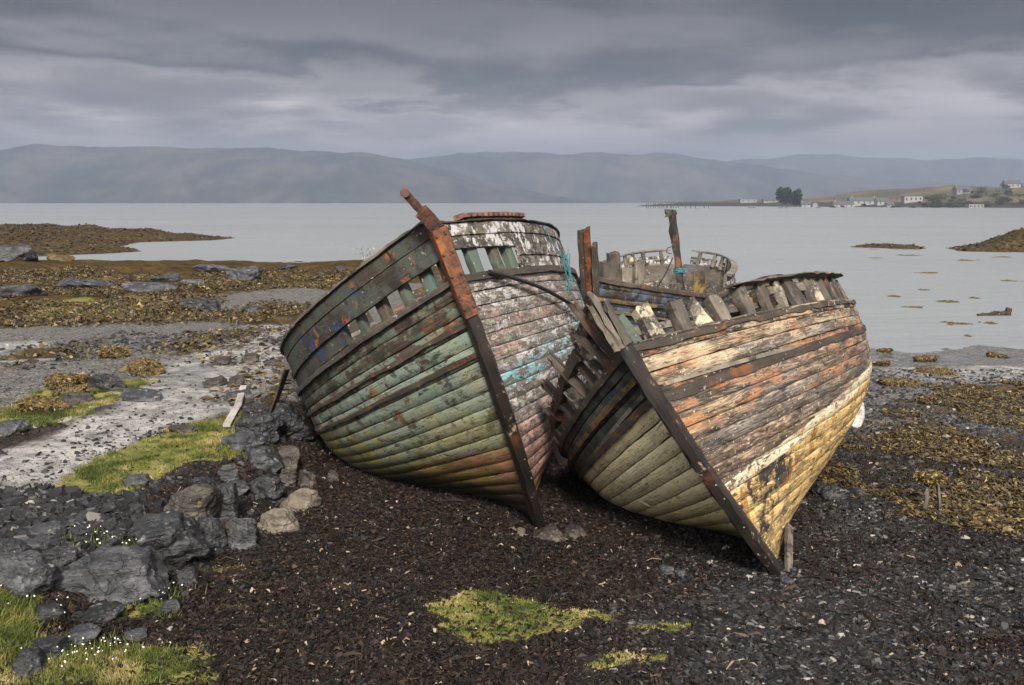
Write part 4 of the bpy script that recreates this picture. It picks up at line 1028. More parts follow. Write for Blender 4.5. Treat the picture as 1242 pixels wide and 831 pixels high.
    for k, (a, b2) in enumerate((((-4.4, -1.2, 1.3), (-5.2, 1.0, 1.62)), ((-3.8, -1.0, 1.4), (-4.9, .2, 1.75)), ((-6.4, -1.0, 1.5), (-5.6, 1.0, 1.55)), ((-2.6, -1.2, 1.4), (-2.5, 1.2, 1.5)))):
        mb = MB(); beam(mb, a, b2, .11, .10, seg=6, jit=.01, broken=(.1, .1)); mb.build('fallen_timber', M_wood_cream if k % 2 else M_wood_white, r, 40)
    for u in (.1, .2, .3, .4, .5, .6, .7, .8):
        for side in (1, -1):
            mb = MB(); vv = np.linspace(.2, 1.0, 8); pp = H.S(np.full(8, u), vv, side, -.10)
            for i in range(7): beam(mb, pp[i], pp[i + 1], .09, .08, up=(1, 0, 0), seg=1, jit=.002)
            mb.build('rib', M_wood_grey, r, 40)
BC = boat_c()
# ---------------- gear hanging on the boats (in the world, things of their own)
def wpt(H, *a): return np.array(H.M @ Vector(on(H, *a)))
mb = MB(); pts = [wpt(HA, .024, 1.0, 1, .08, .02), wpt(HA, .045, .97, 1, .10), wpt(HA, .085, .90, 1, .10), wpt(HA, .15, .77, 1, .11), wpt(HA, .20, .62, 1, .11), wpt(HA, .22, .48, 1, .12), wpt(HA, .21, .38, 1, .12)]
tube(mb, spline(pts, 40), .022, 8)
tag(mb.build('hanging_cable', M_black, None, 60), 'thick black cable drooping down the flaking side of the tall boat', 'cable')
mb = MB(); top = wpt(HA, .135, 1.0, 1, .05, .50)
pts = [wpt(HA, .135, 1.0, 1, .06, .52), wpt(HA, .14, 1.0, 1, .07, .25), wpt(HA, .15, 1.0, 1, .09, .0), wpt(HA, .17, .8, 1, .05)]
low = pts[-1] + np.array([0, -.03, -1.15]); tube(mb, spline(pts + [low], 30), .0055, 5)
for k in range(5):
    a = pts[2] + np.array([rng.uniform(-.05, .05), -.03, rng.uniform(-.05, .25)])
    tube(mb, spline([a, a + (rng.uniform(-.06, .06), -.04, -.12), a + (rng.uniform(-.05, .05), -.03, -.22 - .04 * k), a + (.02, 0, -.05)], 14), .005, 5)
tag(mb.build('frayed_rope', M_rope, None, 60), 'frayed turquoise rope hanging from the bulwark of the tall boat', 'rope')
# prop under the quarter
p0 = at(327, 500); p1 = wpt(HA, .30, 1.0, -1, .06, .34)
mb = MB(); beam(mb, (p0.x, p0.y, p0.z - .1), tuple(p1), .06, .06, seg=4, jit=.004)
tag(mb.build('prop_pole', M_wood_dark, None, 40), 'dark pole propping the green side of the tall boat', 'pole')
# plank wedged at the forefoot of the tan boat
p0 = at(957, 700); p1 = wpt(HB, .10, .10, 1, .03)
mb = MB(); beam(mb, (p0.x, p0.y, p0.z - .05), tuple(p1), .09, .045, up=(0, -1, 0), seg=5, jit=.004)
tag(mb.build('wedged_plank', M_wood_grey, None, 40), 'grey plank wedged upright against the forefoot of the tan boat', 'plank')
# ------------------------------------------------------------------ boulders
import bmesh
def ico(sub):
    bm = bmesh.new(); bmesh.ops.create_icosphere(bm, subdivisions=sub, radius=1.0)
    v = np.array([q.co[:] for q in bm.verts]); f = np.array([[x.index for x in q.verts] for q in bm.faces]); bm.free(); return v, f
ICO = {k: ico(k) for k in (2, 3, 4, 5)}
def rock_verts(seed, sub, size, planes=13, rough=.10, strata=.05, flat_top=0.0, round_=0.0):
    r = np.random.default_rng(seed); D, Fc = ICO[sub]
    N = r.normal(0, 1, (planes, 3)); N[:, 2] *= .8; N /= np.linalg.norm(N, axis=1, keepdims=True); h = r.uniform(.62, .95, planes)
    N = np.vstack([N, [[0, 0, 1], [.1, 0, -1]]]); h = np.append(h, [.62 if flat_top else .8, .6])
    c = D @ N.T; rad = np.where(c > .05, h / np.maximum(c, .05), 9.0)
    k = 16.0 if round_ else 70.0
    R_ = (np.sum(np.maximum(rad, .3) ** -k, axis=1)) ** (-1 / k)       # soft minimum keeps the arrises a little worn
    R_ = np.minimum(R_, 1.15)
    P = D * R_[:, None] * np.array(size) / 2
    m = min(size)
    q = P / max(size) * 3.0
    n = fbm(q[:, 0] + seed, q[:, 1], q[:, 2], 5, seed % 50, .55)
    tilt = r.uniform(-.4, .4, 2); lay = P[:, 2] / m + tilt[0] * P[:, 0] / m + tilt[1] * P[:, 1] / m
    st = np.abs(((lay * 3.3 + .4 * n) % 1.0) - .5) * 2
    n2 = np.abs(fbm(q[:, 0] * 2.2, q[:, 1] * 2.2, q[:, 2] * 2.2 + seed, 4, 7)) * 1.4
    P = P + D * (m * (rough * n + strata * (st - .5) - .10 * n2))[:, None]
    return P, Fc
def rock(name, label, cat, mat, base, size, rz, seed, sub=4, sink=.22, group=None, tilt=(0, 0), **kw):
    P, Fc = rock_verts(seed, sub, size, **kw)
    o = nparr_object(name, P, Fc, mat, None, True)
    o.data.set_sharp_from_angle(angle=R(38))
    zmin = float(P[:, 2].min())
    o.location = (base[0], base[1], base[2] - zmin - sink * size[2]); o.rotation_euler = (tilt[0], tilt[1], rz)
    return tag(o, label, cat, group)
ROCKS = [
 # px, py of the foot, width px, height px, depth/width, material, flat, label
 (347, 535, 62, 52, .8, M_rock, 0, 'dark jagged boulder jammed highest under the green boat quarter'),
 (318, 540, 56, 38, .8, M_rock, 0, 'dark lumpy boulder at the head of the boulder bank beside the pole'),
 (294, 552, 58, 28, .7, M_rock_grey, 1, 'pale grey flat topped boulder at the far corner of the turf'),
 (318, 574, 46, 36, .8, M_rock_grey, 1, 'squarish grey block with a flat top beside the turf edge'),
 (352, 575, 34, 40, .8, M_rock_brown, 0, 'brownish rock in the dark shade below the green boat'),
 (280, 590, 24, 30, .5, M_rock_grey, 0, 'thin grey slab standing on edge against the turf'),
 (288, 604, 34, 18, .7, M_rock_grey, 1, 'low flat stone between the standing slab and cracked boulder'),
 (324, 612, 54, 40, .8, M_rock, 1, 'dark cracked boulder with a sloping grey top in mid bank'),
 (349, 592, 26, 22, .9, M_rock_brown, 0, 'small rounded brown stone behind the pale tan rock'),
 (374, 594, 30, 26, .9, M_rock_brown, 0, 'rounded brown boulder sitting alone in the wrack under the boat'),
 (405, 586, 20, 13, .9, M_rock_brown, 0, 'smallest brown stone under the overhanging green hull'),
 (369, 622, 50, 32, .8, M_rock_tan, 0, 'pale tan lumpy rock at the edge of the dark wrack'),
 (339, 648, 52, 40, .7, M_rock_tan, 1, 'squared tan block like dressed stone beside the dark wrack'),
 (295, 670, 38, 50, .7, M_rock_grey, 0, 'pointed grey stone standing upright on the wrack'),
 (282, 652, 26, 22, .8, M_rock_brown, 0, 'small lichen spotted stone leaning behind the pointed grey stone'),
 (248, 626, 48, 50, .6, M_rock, 0, 'black peaked boulder rising over the turf edge'),
 (276, 640, 38, 58, .7, M_rock, 0, 'tall dark split boulder right of the black peaked one'),
 (229, 648, 80, 58, .8, M_rock_brown, 0, 'big rounded brown-black boulder in the middle of the bank'),
 (252, 668, 46, 44, .8, M_rock, 0, 'dark grey boulder tucked behind the biggest smooth one'),
 (199, 688, 110, 66, .75, M_rock, 1, 'biggest smooth dark boulder with a sloping wet top'),
 (150, 742, 136, 74, .8, M_rock_grey, 1, 'long sloping slab of dark slate with flowers at its lower end'),
 (24, 730, 84, 48, .8, M_rock_grey, 0, 'jagged layered slab at the left edge of the slate'),
 (122, 764, 52, 20, .8, M_rock, 1, 'flat dark stone below the long slate slab'),
 (100, 782, 46, 14, .8, M_rock_grey, 1, 'low grey stone sunk in wrack beside the flowers'),
 (62, 803, 46, 26, .8, M_rock, 1, 'dark block on the bottom turf behind another block'),
 (36, 826, 40, 30, .9, M_rock, 0, 'dark block at the corner of the bottom turf'),
 (165, 592, 32, 15, .7, M_rock_grey, 1, 'small grey stone lying alone on the main turf'),
 (227, 712, 28, 22, .9, M_rock, 0, 'dark stone at the foot of the long slate slab'),
 (208, 750, 26, 18, .9, M_rock_grey, 0, 'grey stone in the small grass tuft below the slab'),
 (168, 780, 32, 13, .8, M_rock_grey, 1, 'thin flat stone lying on wrack past the flowers'),
 (14, 682, 46, 26, .9, M_rock, 0, 'rough dark stone above the jagged slab'),
 (62, 654, 46, 16, .7, M_rock_grey, 1, 'flat slate piece lying by the mud path'),
 (98, 660, 36, 20, .8, M_rock, 0, 'dark stone beside the upper white flowers'),
 (50, 672, 44, 18, .8, M_rock_grey, 1, 'broad slate flake left of the upper white flowers'),
 (130, 678, 32, 16, .8, M_rock, 1, 'small dark slab under the upper white flowers'),
 (75, 690, 40, 18, .8, M_rock, 1, 'wedge of dark slate in the middle of the slate heap'),
 (100, 710, 36, 20, .8, M_rock_grey, 0, 'angular slate lump above the long slab'),
 (60, 752, 34, 13, .8, M_rock, 1, 'sunken dark stone above the bottom turf'),
 # along the mud path
 (174, 457, 42, 30, .9, M_rock_weed, 0, 'largest rounded boulder covered in brown weed'),
 (137, 436, 36, 18, .9, M_rock_weed, 0, 'low weed covered boulder behind the largest one'),
 (76, 476, 36, 24, .9, M_rock_weed, 0, 'weed covered boulder at the left of three huddled together'),
 (97, 470, 26, 20, .9, M_rock_weed, 0, 'smaller weed covered boulder at the right of three huddled together'),
 (80, 487, 36, 16, .8, M_rock_weed, 0, 'flattest weed covered boulder in front of its two neighbours'),
 (130, 477, 42, 24, .8, M_rock, 0, 'bare dark grey boulder beside the three huddled weedy ones'),
 (52, 504, 62, 25, .7, M_rock_weed, 0, 'long low weedy rock at the head of the left turf'),
 (100, 493, 42, 18, .7, M_rock_brown, 0, 'dark brown rock bordering the top of the left turf'),
 (12, 530, 46, 20, .8, M_rock_grey, 1, 'grey slab at the left edge of the left turf'),
 (172, 490, 46, 13, .8, M_rock_grey, 1, 'patch of low grey stone past the tip of the left turf'),
 (260, 471, 32, 12, .8, M_rock_brown, 0, 'low brown stone on the pale mud'),
 (286, 471, 24, 14, .8, M_rock_brown, 0, 'stubby brown stone touching its low neighbour on the mud'),
 (291, 487, 40, 14, .7, M_rock_grey, 1, 'flat grey stone beside the white driftwood lath'),
 (270, 445, 24, 11, .8, M_rock_brown, 0, 'small pointed stone far up the mud path'),
 (303, 442, 25, 16, .8, M_rock_brown, 0, 'larger pyramid shaped stone far up the mud path'),
 (222, 527, 34, 10, .8, M_rock_brown, 1, 'sunken dark stone in mud by the boulder bank'),
 (330, 445, 22, 7, .8, M_rock, 1, 'thin dark stone on the mud near the green boat'),
 # far left shore
 (257, 381, 28, 26, .7, M_rock, 0, 'upright dark rock standing in the far weed'),
 (236, 377, 34, 17, .8, M_rock, 0, 'low dark rock left of the upright one'),
 (303, 381, 22, 10, .8, M_rock, 1, 'small dark flat rock on the grey gravel'),
 (296, 342, 52, 28, .8, M_rock_grey, 1, 'broad outcrop with pale top near the water'),
 (256, 332, 46, 13, .8, M_rock_grey, 1, 'long pale flat outcrop at the shoreline'),
 (183, 357, 74, 18, .6, M_rock_grey, 1, 'low grey rock shelf right of the far green patch'),
 (105, 352, 78, 18, .6, M_rock, 1, 'dark flat ledge behind the far green patch'),
 (24, 362, 82, 26, .6, M_rock, 1, 'long dark ledge at the left edge of far shore'),
 (200, 343, 50, 12, .7, M_rock, 1, 'dark ledge half under brown weed'),
 (20, 318, 64, 26, .7, M_rock, 0, 'dark crag standing highest on the far left shore'),
 (72, 318, 44, 12, .7, M_rock_weed, 0, 'weedy rock beside the dark crag'),
 (230, 347, 40, 12, .7, M_rock_grey, 1, 'grey rock next to broad pale topped outcrop'),
 (350, 328, 30, 9, .7, M_rock, 0, 'little dark rock at the shoreline beyond the weed'),
 (412, 329, 24, 8, .7, M_rock, 0, 'little dark rock at the shoreline behind the green boat'),
 (168, 366, 34, 10, .7, M_rock_weed, 1, 'weedy stone at the tip of the far green patch'),
 (130, 343, 30, 9, .7, M_rock_weed, 0, 'weedy stone behind the dark flat ledge'),
 # right hand side
 (1003, 608, 44, 24, .8, M_rock, 1, 'black square block just beyond the tan boat'),
 (953, 712, 22, 10, .9, M_rock_grey, 0, 'grey stone under the forefoot of the tan boat'),
 (668, 659, 44, 18, .8, M_rock_brown, 1, 'flat brown stone between the two stems'),
 (697, 656, 34, 15, .8, M_rock_brown, 1, 'dark stone in shade between the two hulls'),
 (632, 652, 16, 9, .9, M_rock_tan, 0, 'pale cobble left of the tall boat stem'),
 (808, 700, 20, 10, .9, M_rock_grey, 0, 'grey cobble in front of the cream bottom'),
 (826, 703, 18, 8, .9, M_rock_grey, 0, 'grey cobble right beside another cobble in front of the cream bottom'),
 (1036, 604, 22, 9, .9, M_rock, 0, 'small black stone right of the square block'),
 (1133, 455, 44, 10, .6, M_rock_weed, 0, 'wide weedy mound on the wet flat near the water'),
 (1121, 440, 24, 9, .7, M_rock_weed, 0, 'small weedy mound closest to the water'),
 (1072, 429, 16, 7, .7, M_rock_weed, 0, 'tiny weedy mound just clear of the tan boat'),
 (1068, 445, 18, 7, .7, M_rock_weed, 0, 'second tiny weedy mound by the tan boat'),
 (1088, 470, 50, 14, .6, M_rock_weed, 0, 'weedy mound at the edge of the wet flat by the hull'),
 (1210, 435, 24, 6, .7, M_rock_weed, 0, 'low weedy mound at the water edge far right'),
]
def leafy(o, P, n, seed, size, mat, name, up=.0, zmin=-.2):
    """short fronds lying over a rock, part of it"""
    r = np.random.default_rng(seed); i = r.integers(0, len(P), n); c = P[i]; c = c[c[:, 2] > P[:, 2].min() * .6]
    n = len(c); d = r.normal(0, 1, (n, 3)); d[:, 2] = -np.abs(d[:, 2]) * .6; d /= np.linalg.norm(d, axis=1, keepdims=True)
    s = np.cross(d, r.normal(0, 1, (n, 3))); s /= np.linalg.norm(s, axis=1, keepdims=True)
    ln = size * r.uniform(.5, 1.3, n)[:, None]; w = ln * .22
    c = c * 1.02
    V = np.stack([c - s * w, c + s * w, c + d * ln + s * w * .5, c + d * ln - s * w * .5], 1).reshape(-1, 3)
    return nparr_object(name, V, np.arange(4 * n).reshape(-1, 4), mat, {'rnd': ('FLOAT', np.repeat(r.random(n), 4))}, False, o)
for i, (px, py, w, h, dep, m_, fl, lab) in enumerate(ROCKS):
    b = at(px, py - 1); dist = math.sqrt(b.x ** 2 + b.y ** 2 + (CAMH - b.z) ** 2); s = dist / F
    W = w * s * (1.0 if py > 500 else 1.06 if py > 366 else .85)
    c_el = (CAMH - b.z) / dist                                  # how much of the top shows
    Hh = max(.25 * W, (h * s - .35 * W * dep * c_el) * 1.05 + .06)
    if py < 400: Hh = max(.28 * W, h * s * .95)
    D_ = W * dep
    fwd = Vector((b.x, b.y, 0)).normalized(); base = b + fwd * D_ * .45
    base.z = min(float(gh(base.x, base.y)), b.z + .06)
    nm = 'weedy_rock' if m_ is M_rock_weed else 'boulder'
    sub = 5 if w * h > 1800 and py > 500 else (4 if w * h > 500 else 3)
    o = rock(nm, lab, 'rock', m_, base, (W, D_, Hh * (1.25 if m_ is not M_rock_weed else 1.05)), math.atan2(-b.x, b.y) + random.Random(i).uniform(-.35, .35), 100 + i * 7, sub, .2,
             planes=17 if not fl else 13, flat_top=fl, round_=1 if m_ in (M_rock_weed, M_rock_tan) else 0, rough=.16 if m_ is M_rock_weed else .085,
             tilt=(random.Random(i + 5).uniform(-.14, .14), random.Random(i + 9).uniform(-.14, .14)))
    if m_ is M_rock_weed:
        P = np.array([v.co[:] for v in o.data.vertices])
        leafy(o, P, 1500 if py > 400 else 400, i, max(.05, 1.8 * s), M_weed_leaf, 'seaweed')
# the white lath lying on the mud
p0, p1 = at(275, 521), at(296, 476)
mb = MB(); mid = (p0 + p1) / 2
tube_pts = [Vector((p0.x, p0.y, p0.z + .05)), Vector((mid.x + .03, mid.y, mid.z + .06)), Vector((p1.x, p1.y, p1.z + .10))]
for a, b in zip(tube_pts[:-1], tube_pts[1:]): beam(mb, a, b, .10, .035, seg=3, jit=.004)
tag(mb.build('driftwood_lath', M_drift, None, 40), 'white bleached lath of driftwood lying on the pale mud', 'driftwood')
# twin stakes wrapped in weed on the right hand flat
b = at(1130, 622); r_ = empty('weedy_stakes', b)
tag(r_, 'two pale broken stakes with a clump of dark weed on top', 'stakes')
for dx, l in ((-.09, .34), (.11, .32)):
    mb = MB(); beam(mb, (dx, 0, -.06), (dx * .5 + .04, .12, l), (.030), .035, seg=4, jit=.005, broken=(0, .06)); mb.build('stake', M_wood_grey, r_, 40)
P, Fc = rock_verts(991, 3, (.28, .24, .16), rough=.3); P = P + (0.02, .14, .38)
o = nparr_object('weed_clump', P, Fc, M_rock_weed, None, True, r_); leafy(o, P, 700, 3, .05, M_weed_leaf, 'fronds')
# old timber awash off the right shore
b = flat(1205, 383, WATER); r_ = empty('sunken_timber', (b[0], b[1], WATER))
tag(r_, 'black weedy timber awash in the shallows with an upright stub', 'timber')
mb = MB(); beam(mb, (-.55, 0, -.02), (.45, .1, .10), .14, .14, seg=8, jit=.02, taper=.8); mb.build('log', M_wood_dark, r_, 40)
mb = MB(); beam(mb, (.50, .1, -.1), (.56, .1, .24), .16, .14, seg=3, jit=.02); mb.build('stub', M_wood_dark, r_, 40)
# ------------------------------------------------------------------ ground cover, too many to count
def pick(polys, n, seed, grow=0.0, cond=None, prob=None):
    """points spread over polygons"""
    r = np.random.default_rng(seed); out = []
    ar = [abs(np.sum(p[:, 0] * np.roll(p[:, 1], -1) - p[:, 1] * np.roll(p[:, 0], -1))) for p in polys]; tot = sum(ar)
    for p, a in zip(polys, ar):
        k = int(n * a / tot) + 1; lo, hi = p.min(0) - grow, p.max(0) + grow; got = 0; tries = 0
        while got < k and tries < 40:
            q = r.uniform(lo, hi, (k * 3, 2)); s = sdf(p, q[:, 0], q[:, 1]) + .5 * fbm(q[:, 0] * 1.7, q[:, 1] * 1.7, 0, 4, 71) * min(1, grow * 2 + .4)
            q = q[s > -grow * r.random(len(q))]; out.append(q[:k - got]); got += len(q[:k - got]); tries += 1
    return np.concatenate(out)
def frame_points(px0, px1, py0, py1, n, seed):
    """points over the ground the view takes in, thinning with distance"""
    r = np.random.default_rng(seed); px = r.uniform(px0, px1, n); py = py0 + (py1 - py0) * r.random(n)
    r_ = np.stack([(px - CX) / F, cP + (CY - py) / F * sP, -sP + (CY - py) / F * cP], -1)
    t = -CAMH / r_[:, 2]; return np.stack([r_[:, 0] * t, r_[:, 1] * t], -1)
def chips(name, label, xy, size, flatn, mat, seed, lift=.25, power=2.0, big=2.2):
    """little angular stones or flakes: 6-cornered lumps"""
    r = np.random.default_rng(seed); n = len(xy); z = gh(xy[:, 0], xy[:, 1])
    s = size * (.45 + big * r.random(n) ** power)
    base = np.array([(-1, -.7, 0), (.2, -1, 0), (1, -.1, 0), (.5, .9, 0), (-.7, .8, 0)], float)
    a = r.uniform(0, 2 * math.pi, n); ca, sa = np.cos(a), np.sin(a)
    V = np.zeros((n, 10, 3)); j = r.normal(1, .22, (n, 5, 1))
    b = base[None] * j * s[:, None, None] * np.array([.62, .45, 1])
    for k in range(2):
        sc = 1.0 if k == 0 else .78
        x = b[:, :, 0] * sc; y = b[:, :, 1] * sc
        V[:, k * 5:(k + 1) * 5, 0] = x * ca[:, None] - y * sa[:, None]; V[:, k * 5:(k + 1) * 5, 1] = x * sa[:, None] + y * ca[:, None]
        V[:, k * 5:(k + 1) * 5, 2] = (k * s * flatn)[:, None] if k else 0
    tx, ty = r.normal(0, .30, n), r.normal(0, .30, n)
    V[:, :, 2] += V[:, :, 0] * tx[:, None] + V[:, :, 1] * ty[:, None]
    V[:, :, 0] += xy[:, 0][:, None]; V[:, :, 1] += xy[:, 1][:, None]; V[:, :, 2] += (z - s * flatn * (1 - lift) * .5)[:, None]
    f1 = np.array([(5, 6, 7), (5, 7, 8), (5, 8, 9)] + [q for i in range(5) for q in ((i, (i + 1) % 5, 5 + (i + 1) % 5), (i, 5 + (i + 1) % 5, 5 + i))])
    Fc = (f1[None] + np.arange(n)[:, None, None] * 10).reshape(-1, 3)
    rnd = np.clip(r.normal(.45, .24, n), 0, 1); rnd = np.where(r.random(n) < .005, .98, rnd)
    o = nparr_object(name, V.reshape(-1, 3), Fc, mat, {'rnd': ('FLOAT', np.repeat(rnd, 10))}, False)
    return tag(o, label, None, None, 'stuff')
def flakes(name, label, xy, size, mat, seed, curl=.5, width=.3, lift=.03):
    """scraps of weed: bent strips of two faces"""
    r = np.random.default_rng(seed); n = len(xy); z = gh(xy[:, 0], xy[:, 1]); c = np.stack([xy[:, 0], xy[:, 1], z + lift * r.random(n)], -1)
    a = r.uniform(0, 2 * math.pi, n); ln = size * (.4 + 1.4 * r.random(n) ** 2)
    d = np.stack([np.cos(a), np.sin(a), r.normal(0, curl * .5, n)], -1); s = np.stack([-np.sin(a), np.cos(a), r.normal(0, .6, n)], -1)
    w = (ln * width * (.5 + r.random(n)))[:, None]; ln = ln[:, None]
    b = r.normal(0, curl, n)[:, None] * ln * np.array([0, 0, 1])
    V = np.stack([c - d * ln - s * w * .6 + b * .3, c - d * ln + s * w * .6 + b * .3, c + s * w + np.abs(b), c - s * w + np.abs(b), c + d * ln + s * w * .4 - b * .3, c + d * ln - s * w * .4 - b * .3], 1).reshape(-1, 3)
    f1 = np.array([(0, 1, 2, 3), (3, 2, 4, 5)]); Fc = (f1[None] + np.arange(n)[:, None, None] * 6).reshape(-1, 4)
    rnd = np.clip(r.normal(.42, .25, n), 0, 1)
    o = nparr_object(name, V, Fc, mat, {'rnd': ('FLOAT', np.repeat(rnd, 6))}, False)
    return tag(o, label, None, None, 'stuff')
def not_in(xy, polys, d=-.05):
    m = np.ones(len(xy), bool)
    for p in polys: m &= sdf(p, xy[:, 0], xy[:, 1]) < d + .12 * fbm(xy[:, 0] * 3, xy[:, 1] * 3, 0, 3, 4)
    return xy[m]
def mass(xy, polys, w):
    s = np.full(len(xy), -9.0)
    for p in polys: s = np.maximum(s, sdf(p, xy[:, 0], xy[:, 1]))
    return s + w * fbm(xy[:, 0] * .9, xy[:, 1] * .9, 3, 4, 12)
nrg2 = np.random.default_rng(5)
# dried wrack over the foreground
q = frame_points(-350, 1550, 545, 880, 260000, 1); q = np.concatenate([not_in(q, GRASS + MUD, -.02), not_in(q[nrg2.random(len(q)) < .22], MUD, -.02)])
s = mass(q, SLATE, 1.6); q = q[(s < .6 * nrg2.normal(0, 1, len(q))) | (nrg2.random(len(q)) < .10) | (fbm(q[:, 0] * .5 + q[:, 1] * .35, q[:, 1] * 1.5, 4, 4, 63) > .17)]
bk = sdf(BANK, q[:, 0], q[:, 1]); q = q[(bk < .1) | (nrg2.random(len(q)) < .35)]
flakes('seaweed_litter', 'dark dried seaweed litter strewn over the foreground beach', q, .017, M_litter, 2, .45, .35)
q = frame_points(100, 1000, 560, 880, 36000, 8); q = not_in(q, GRASS, -.02)
chips('small_gravel', 'small gravel mixed into the dark seaweed litter', q, .014, .45, M_slate, 3, power=6, big=3.5)
# slate shingle on the right and in the lower left
q = frame_points(700, 1700, 585, 880, 280000, 11); s = mass(q, SLATE, 1.6); q = not_in(q[s > -.2 + .7 * nrg2.normal(0, 1, len(q))], GRASS, -.02)
chips('slate_shingle', 'loose wet slate shingle covering the right foreground', q, .021, .26, M_slate, 12, power=5, big=3.6)
q = frame_points(-60, 200, 640, 750, 5000, 15); s = mass(q, SLATE[1:], .5); q = not_in(q[s > 0], GRASS, -.08)
chips('slate_rubble', 'broken slate rubble around the left boulders', q, .038, .35, M_slate, 16, power=3.0, big=3.5)
bl = [wp([(395, 560), (330, 500), (270, 560), (190, 640), (110, 690), (60, 760), (90, 800), (190, 730), (260, 690), (330, 650), (385, 610)])]
q = not_in(pick(bl, 550, 17, .1), GRASS, -.05)
chips('slate_rubble', 'jagged dark stone rubble filling the gaps of the boulder bank', q, .05, .6, M_slate, 18, power=3.5, big=2.2)
q = frame_points(1000, 1700, 428, 600, 34000, 21)
chips('wet_pebbles', 'wet pebbles spread over the tidal flat right of the boats', q, .035, .35, M_slate, 22, power=4)
q = frame_points(-60, 470, 385, 650, 7000, 31); q = not_in(q, GRASS, .0); s = fbm(q[:, 0] * .8, q[:, 1] * .8, 0, 4, 19); q = q[s > .02 - .5 * nrg2.random(len(q)) ** 3]
chips('path_stones', 'scattered small stones on the pale mud path', q, .030, .4, M_slate, 32, power=4.5)
q = frame_points(0, 1400, 590, 870, 5000, 46); q = not_in(q, GRASS + MUD, -.02)
flakes('seaweed_strands', 'long dry strands of weed lying in the foreground litter', q, .075, M_litter, 49, .18, .07, .03)
q = frame_points(200, 1300, 600, 850, 900, 36); q = not_in(q, GRASS, -.02)
chips('loose_cobbles', 'odd larger cobbles lying about the foreground beach', q, .035, .55, M_slate, 37, power=3, big=2.0)
q = frame_points(-350, 440, 383, 480, 16000, 34); q = q[fbm(q[:, 0] * .35, q[:, 1] * .25, 0, 4, 29) > -.1 + .3 * nrg2.random(len(q))]
chips('shore_gravel', 'dark gravel and shell on the grey strand at the far left', q, .05, .35, M_slate, 35, power=4, big=2.6)
q = frame_points(-350, 440, 385, 520, 9000, 38); q = q[fbm(q[:, 0] * .5, q[:, 1] * .3, 3, 4, 39) > .12]
flakes('rockweed', 'scraps of brown weed stranded on the grey strand', q, .06, M_weed_leaf, 39, .25, .3, .04)
# rockweed carpets
q = pick(WEED[3:9], 120000, 41, .6); q = q[(q[:, 1] < 45) & (fbm(q[:, 0] * .8, q[:, 1] * .55, 2, 4, 91) > -.2)]
flakes('rockweed', 'olive brown rockweed carpet on the right tidal flat', q, .034, M_weed_leaf, 42, .3, .22, .04)
q = pick([WEED[0], WEED[1], WEED[2]] + WEED[9:], 170000, 43, .8); q = q[(q[:, 1] < 75) & (fbm(q[:, 0] * .5, q[:, 1] * .3, 2, 4, 92) > -.12)]
flakes('rockweed', 'olive brown rockweed carpet on the far left shore', q, .055, M_weed_leaf, 44, .35, .3, .09)
q = pick([wp([(-120, 277), (0, 278.0), (120, 279), (200, 284), (285, 289), (250, 292), (170, 294), (140, 299), (175, 305.5), (120, 308), (0, 313), (-120, 316)], WATER), ISLET, REEF], 26000, 47, .3)
flakes('rockweed', 'dark rockweed draped over the low spit and islet', q, .085, flake_mat('dark_rockweed', [(0, (.010, .007, .004)), (.5, (.045, .031, .014)), (1, (.13, .09, .038))], .7, .2), 48, .3, .4, .05)
# turf
def turf(name, label, polys, n, h, seed, grow=.12):
    xy = pick(polys, n, seed, grow); r = np.random.default_rng(seed + 1); n = len(xy); z = gh(xy[:, 0], xy[:, 1])
    pat = fbm(xy[:, 0] * 2.2, xy[:, 1] * 2.2, 1, 4, 77); keep = pat + .5 * fbm(xy[:, 0] * 7, xy[:, 1] * 7, 2, 3, 79) > -.22 + .25 * r.random(n); xy, z, pat = xy[keep], z[keep], pat[keep]; n = len(xy)
    ed = np.full(n, -9.0)
    for q in polys: ed = np.maximum(ed, sdf(q, xy[:, 0], xy[:, 1]))
    keep = ed / (.22 if grow < .3 else .13) + 1.6 * fbm(xy[:, 0] * 2.5, xy[:, 1] * 2.5, 6, 4, 88) > r.uniform(-.7, .9, n); xy, z, pat = xy[keep], z[keep], pat[keep]; n = len(xy)
    a = r.uniform(0, 2 * math.pi, n); hh = h * (.4 + .9 * r.random(n)) * (1 + .8 * pat); w = .0035 + .0035 * r.random(n)
    lean = r.normal(0, .5, (n, 2)) * hh[:, None]
    b = np.stack([xy[:, 0], xy[:, 1], z - .006], -1); s = np.stack([np.cos(a) * w, np.sin(a) * w, 0 * a], -1)
    V = np.stack([b - s, b + s, b + np.concatenate([lean, hh[:, None]], 1)], 1).reshape(-1, 3)
    rnd = np.clip(.42 - .75 * fbm(xy[:, 0] * 1.3, xy[:, 1] * 1.3, 9, 4, 78) - .7 * fbm(xy[:, 0] * 5.5, xy[:, 1] * 5.5, 3, 3, 80) + r.normal(0, .15, n), 0, 1)
    o = nparr_object(name, V, np.arange(3 * n).reshape(-1, 3), M_grass, {'rnd': ('FLOAT', np.repeat(rnd, 3))}, False)
    tag(o, label, None, None, 'stuff')
turf('turf_grass', 'short salt turf growing behind the boulder bank', GRASS[:2], 130000, .045, 51)
turf('turf_grass', 'short turf at the bottom left corner', GRASS[2:5], 60000, .045, 53)
turf('turf_grass', 'low yellow green turf patches in the foreground wrack', GRASS[5:12], 150000, .018, 55, .35)
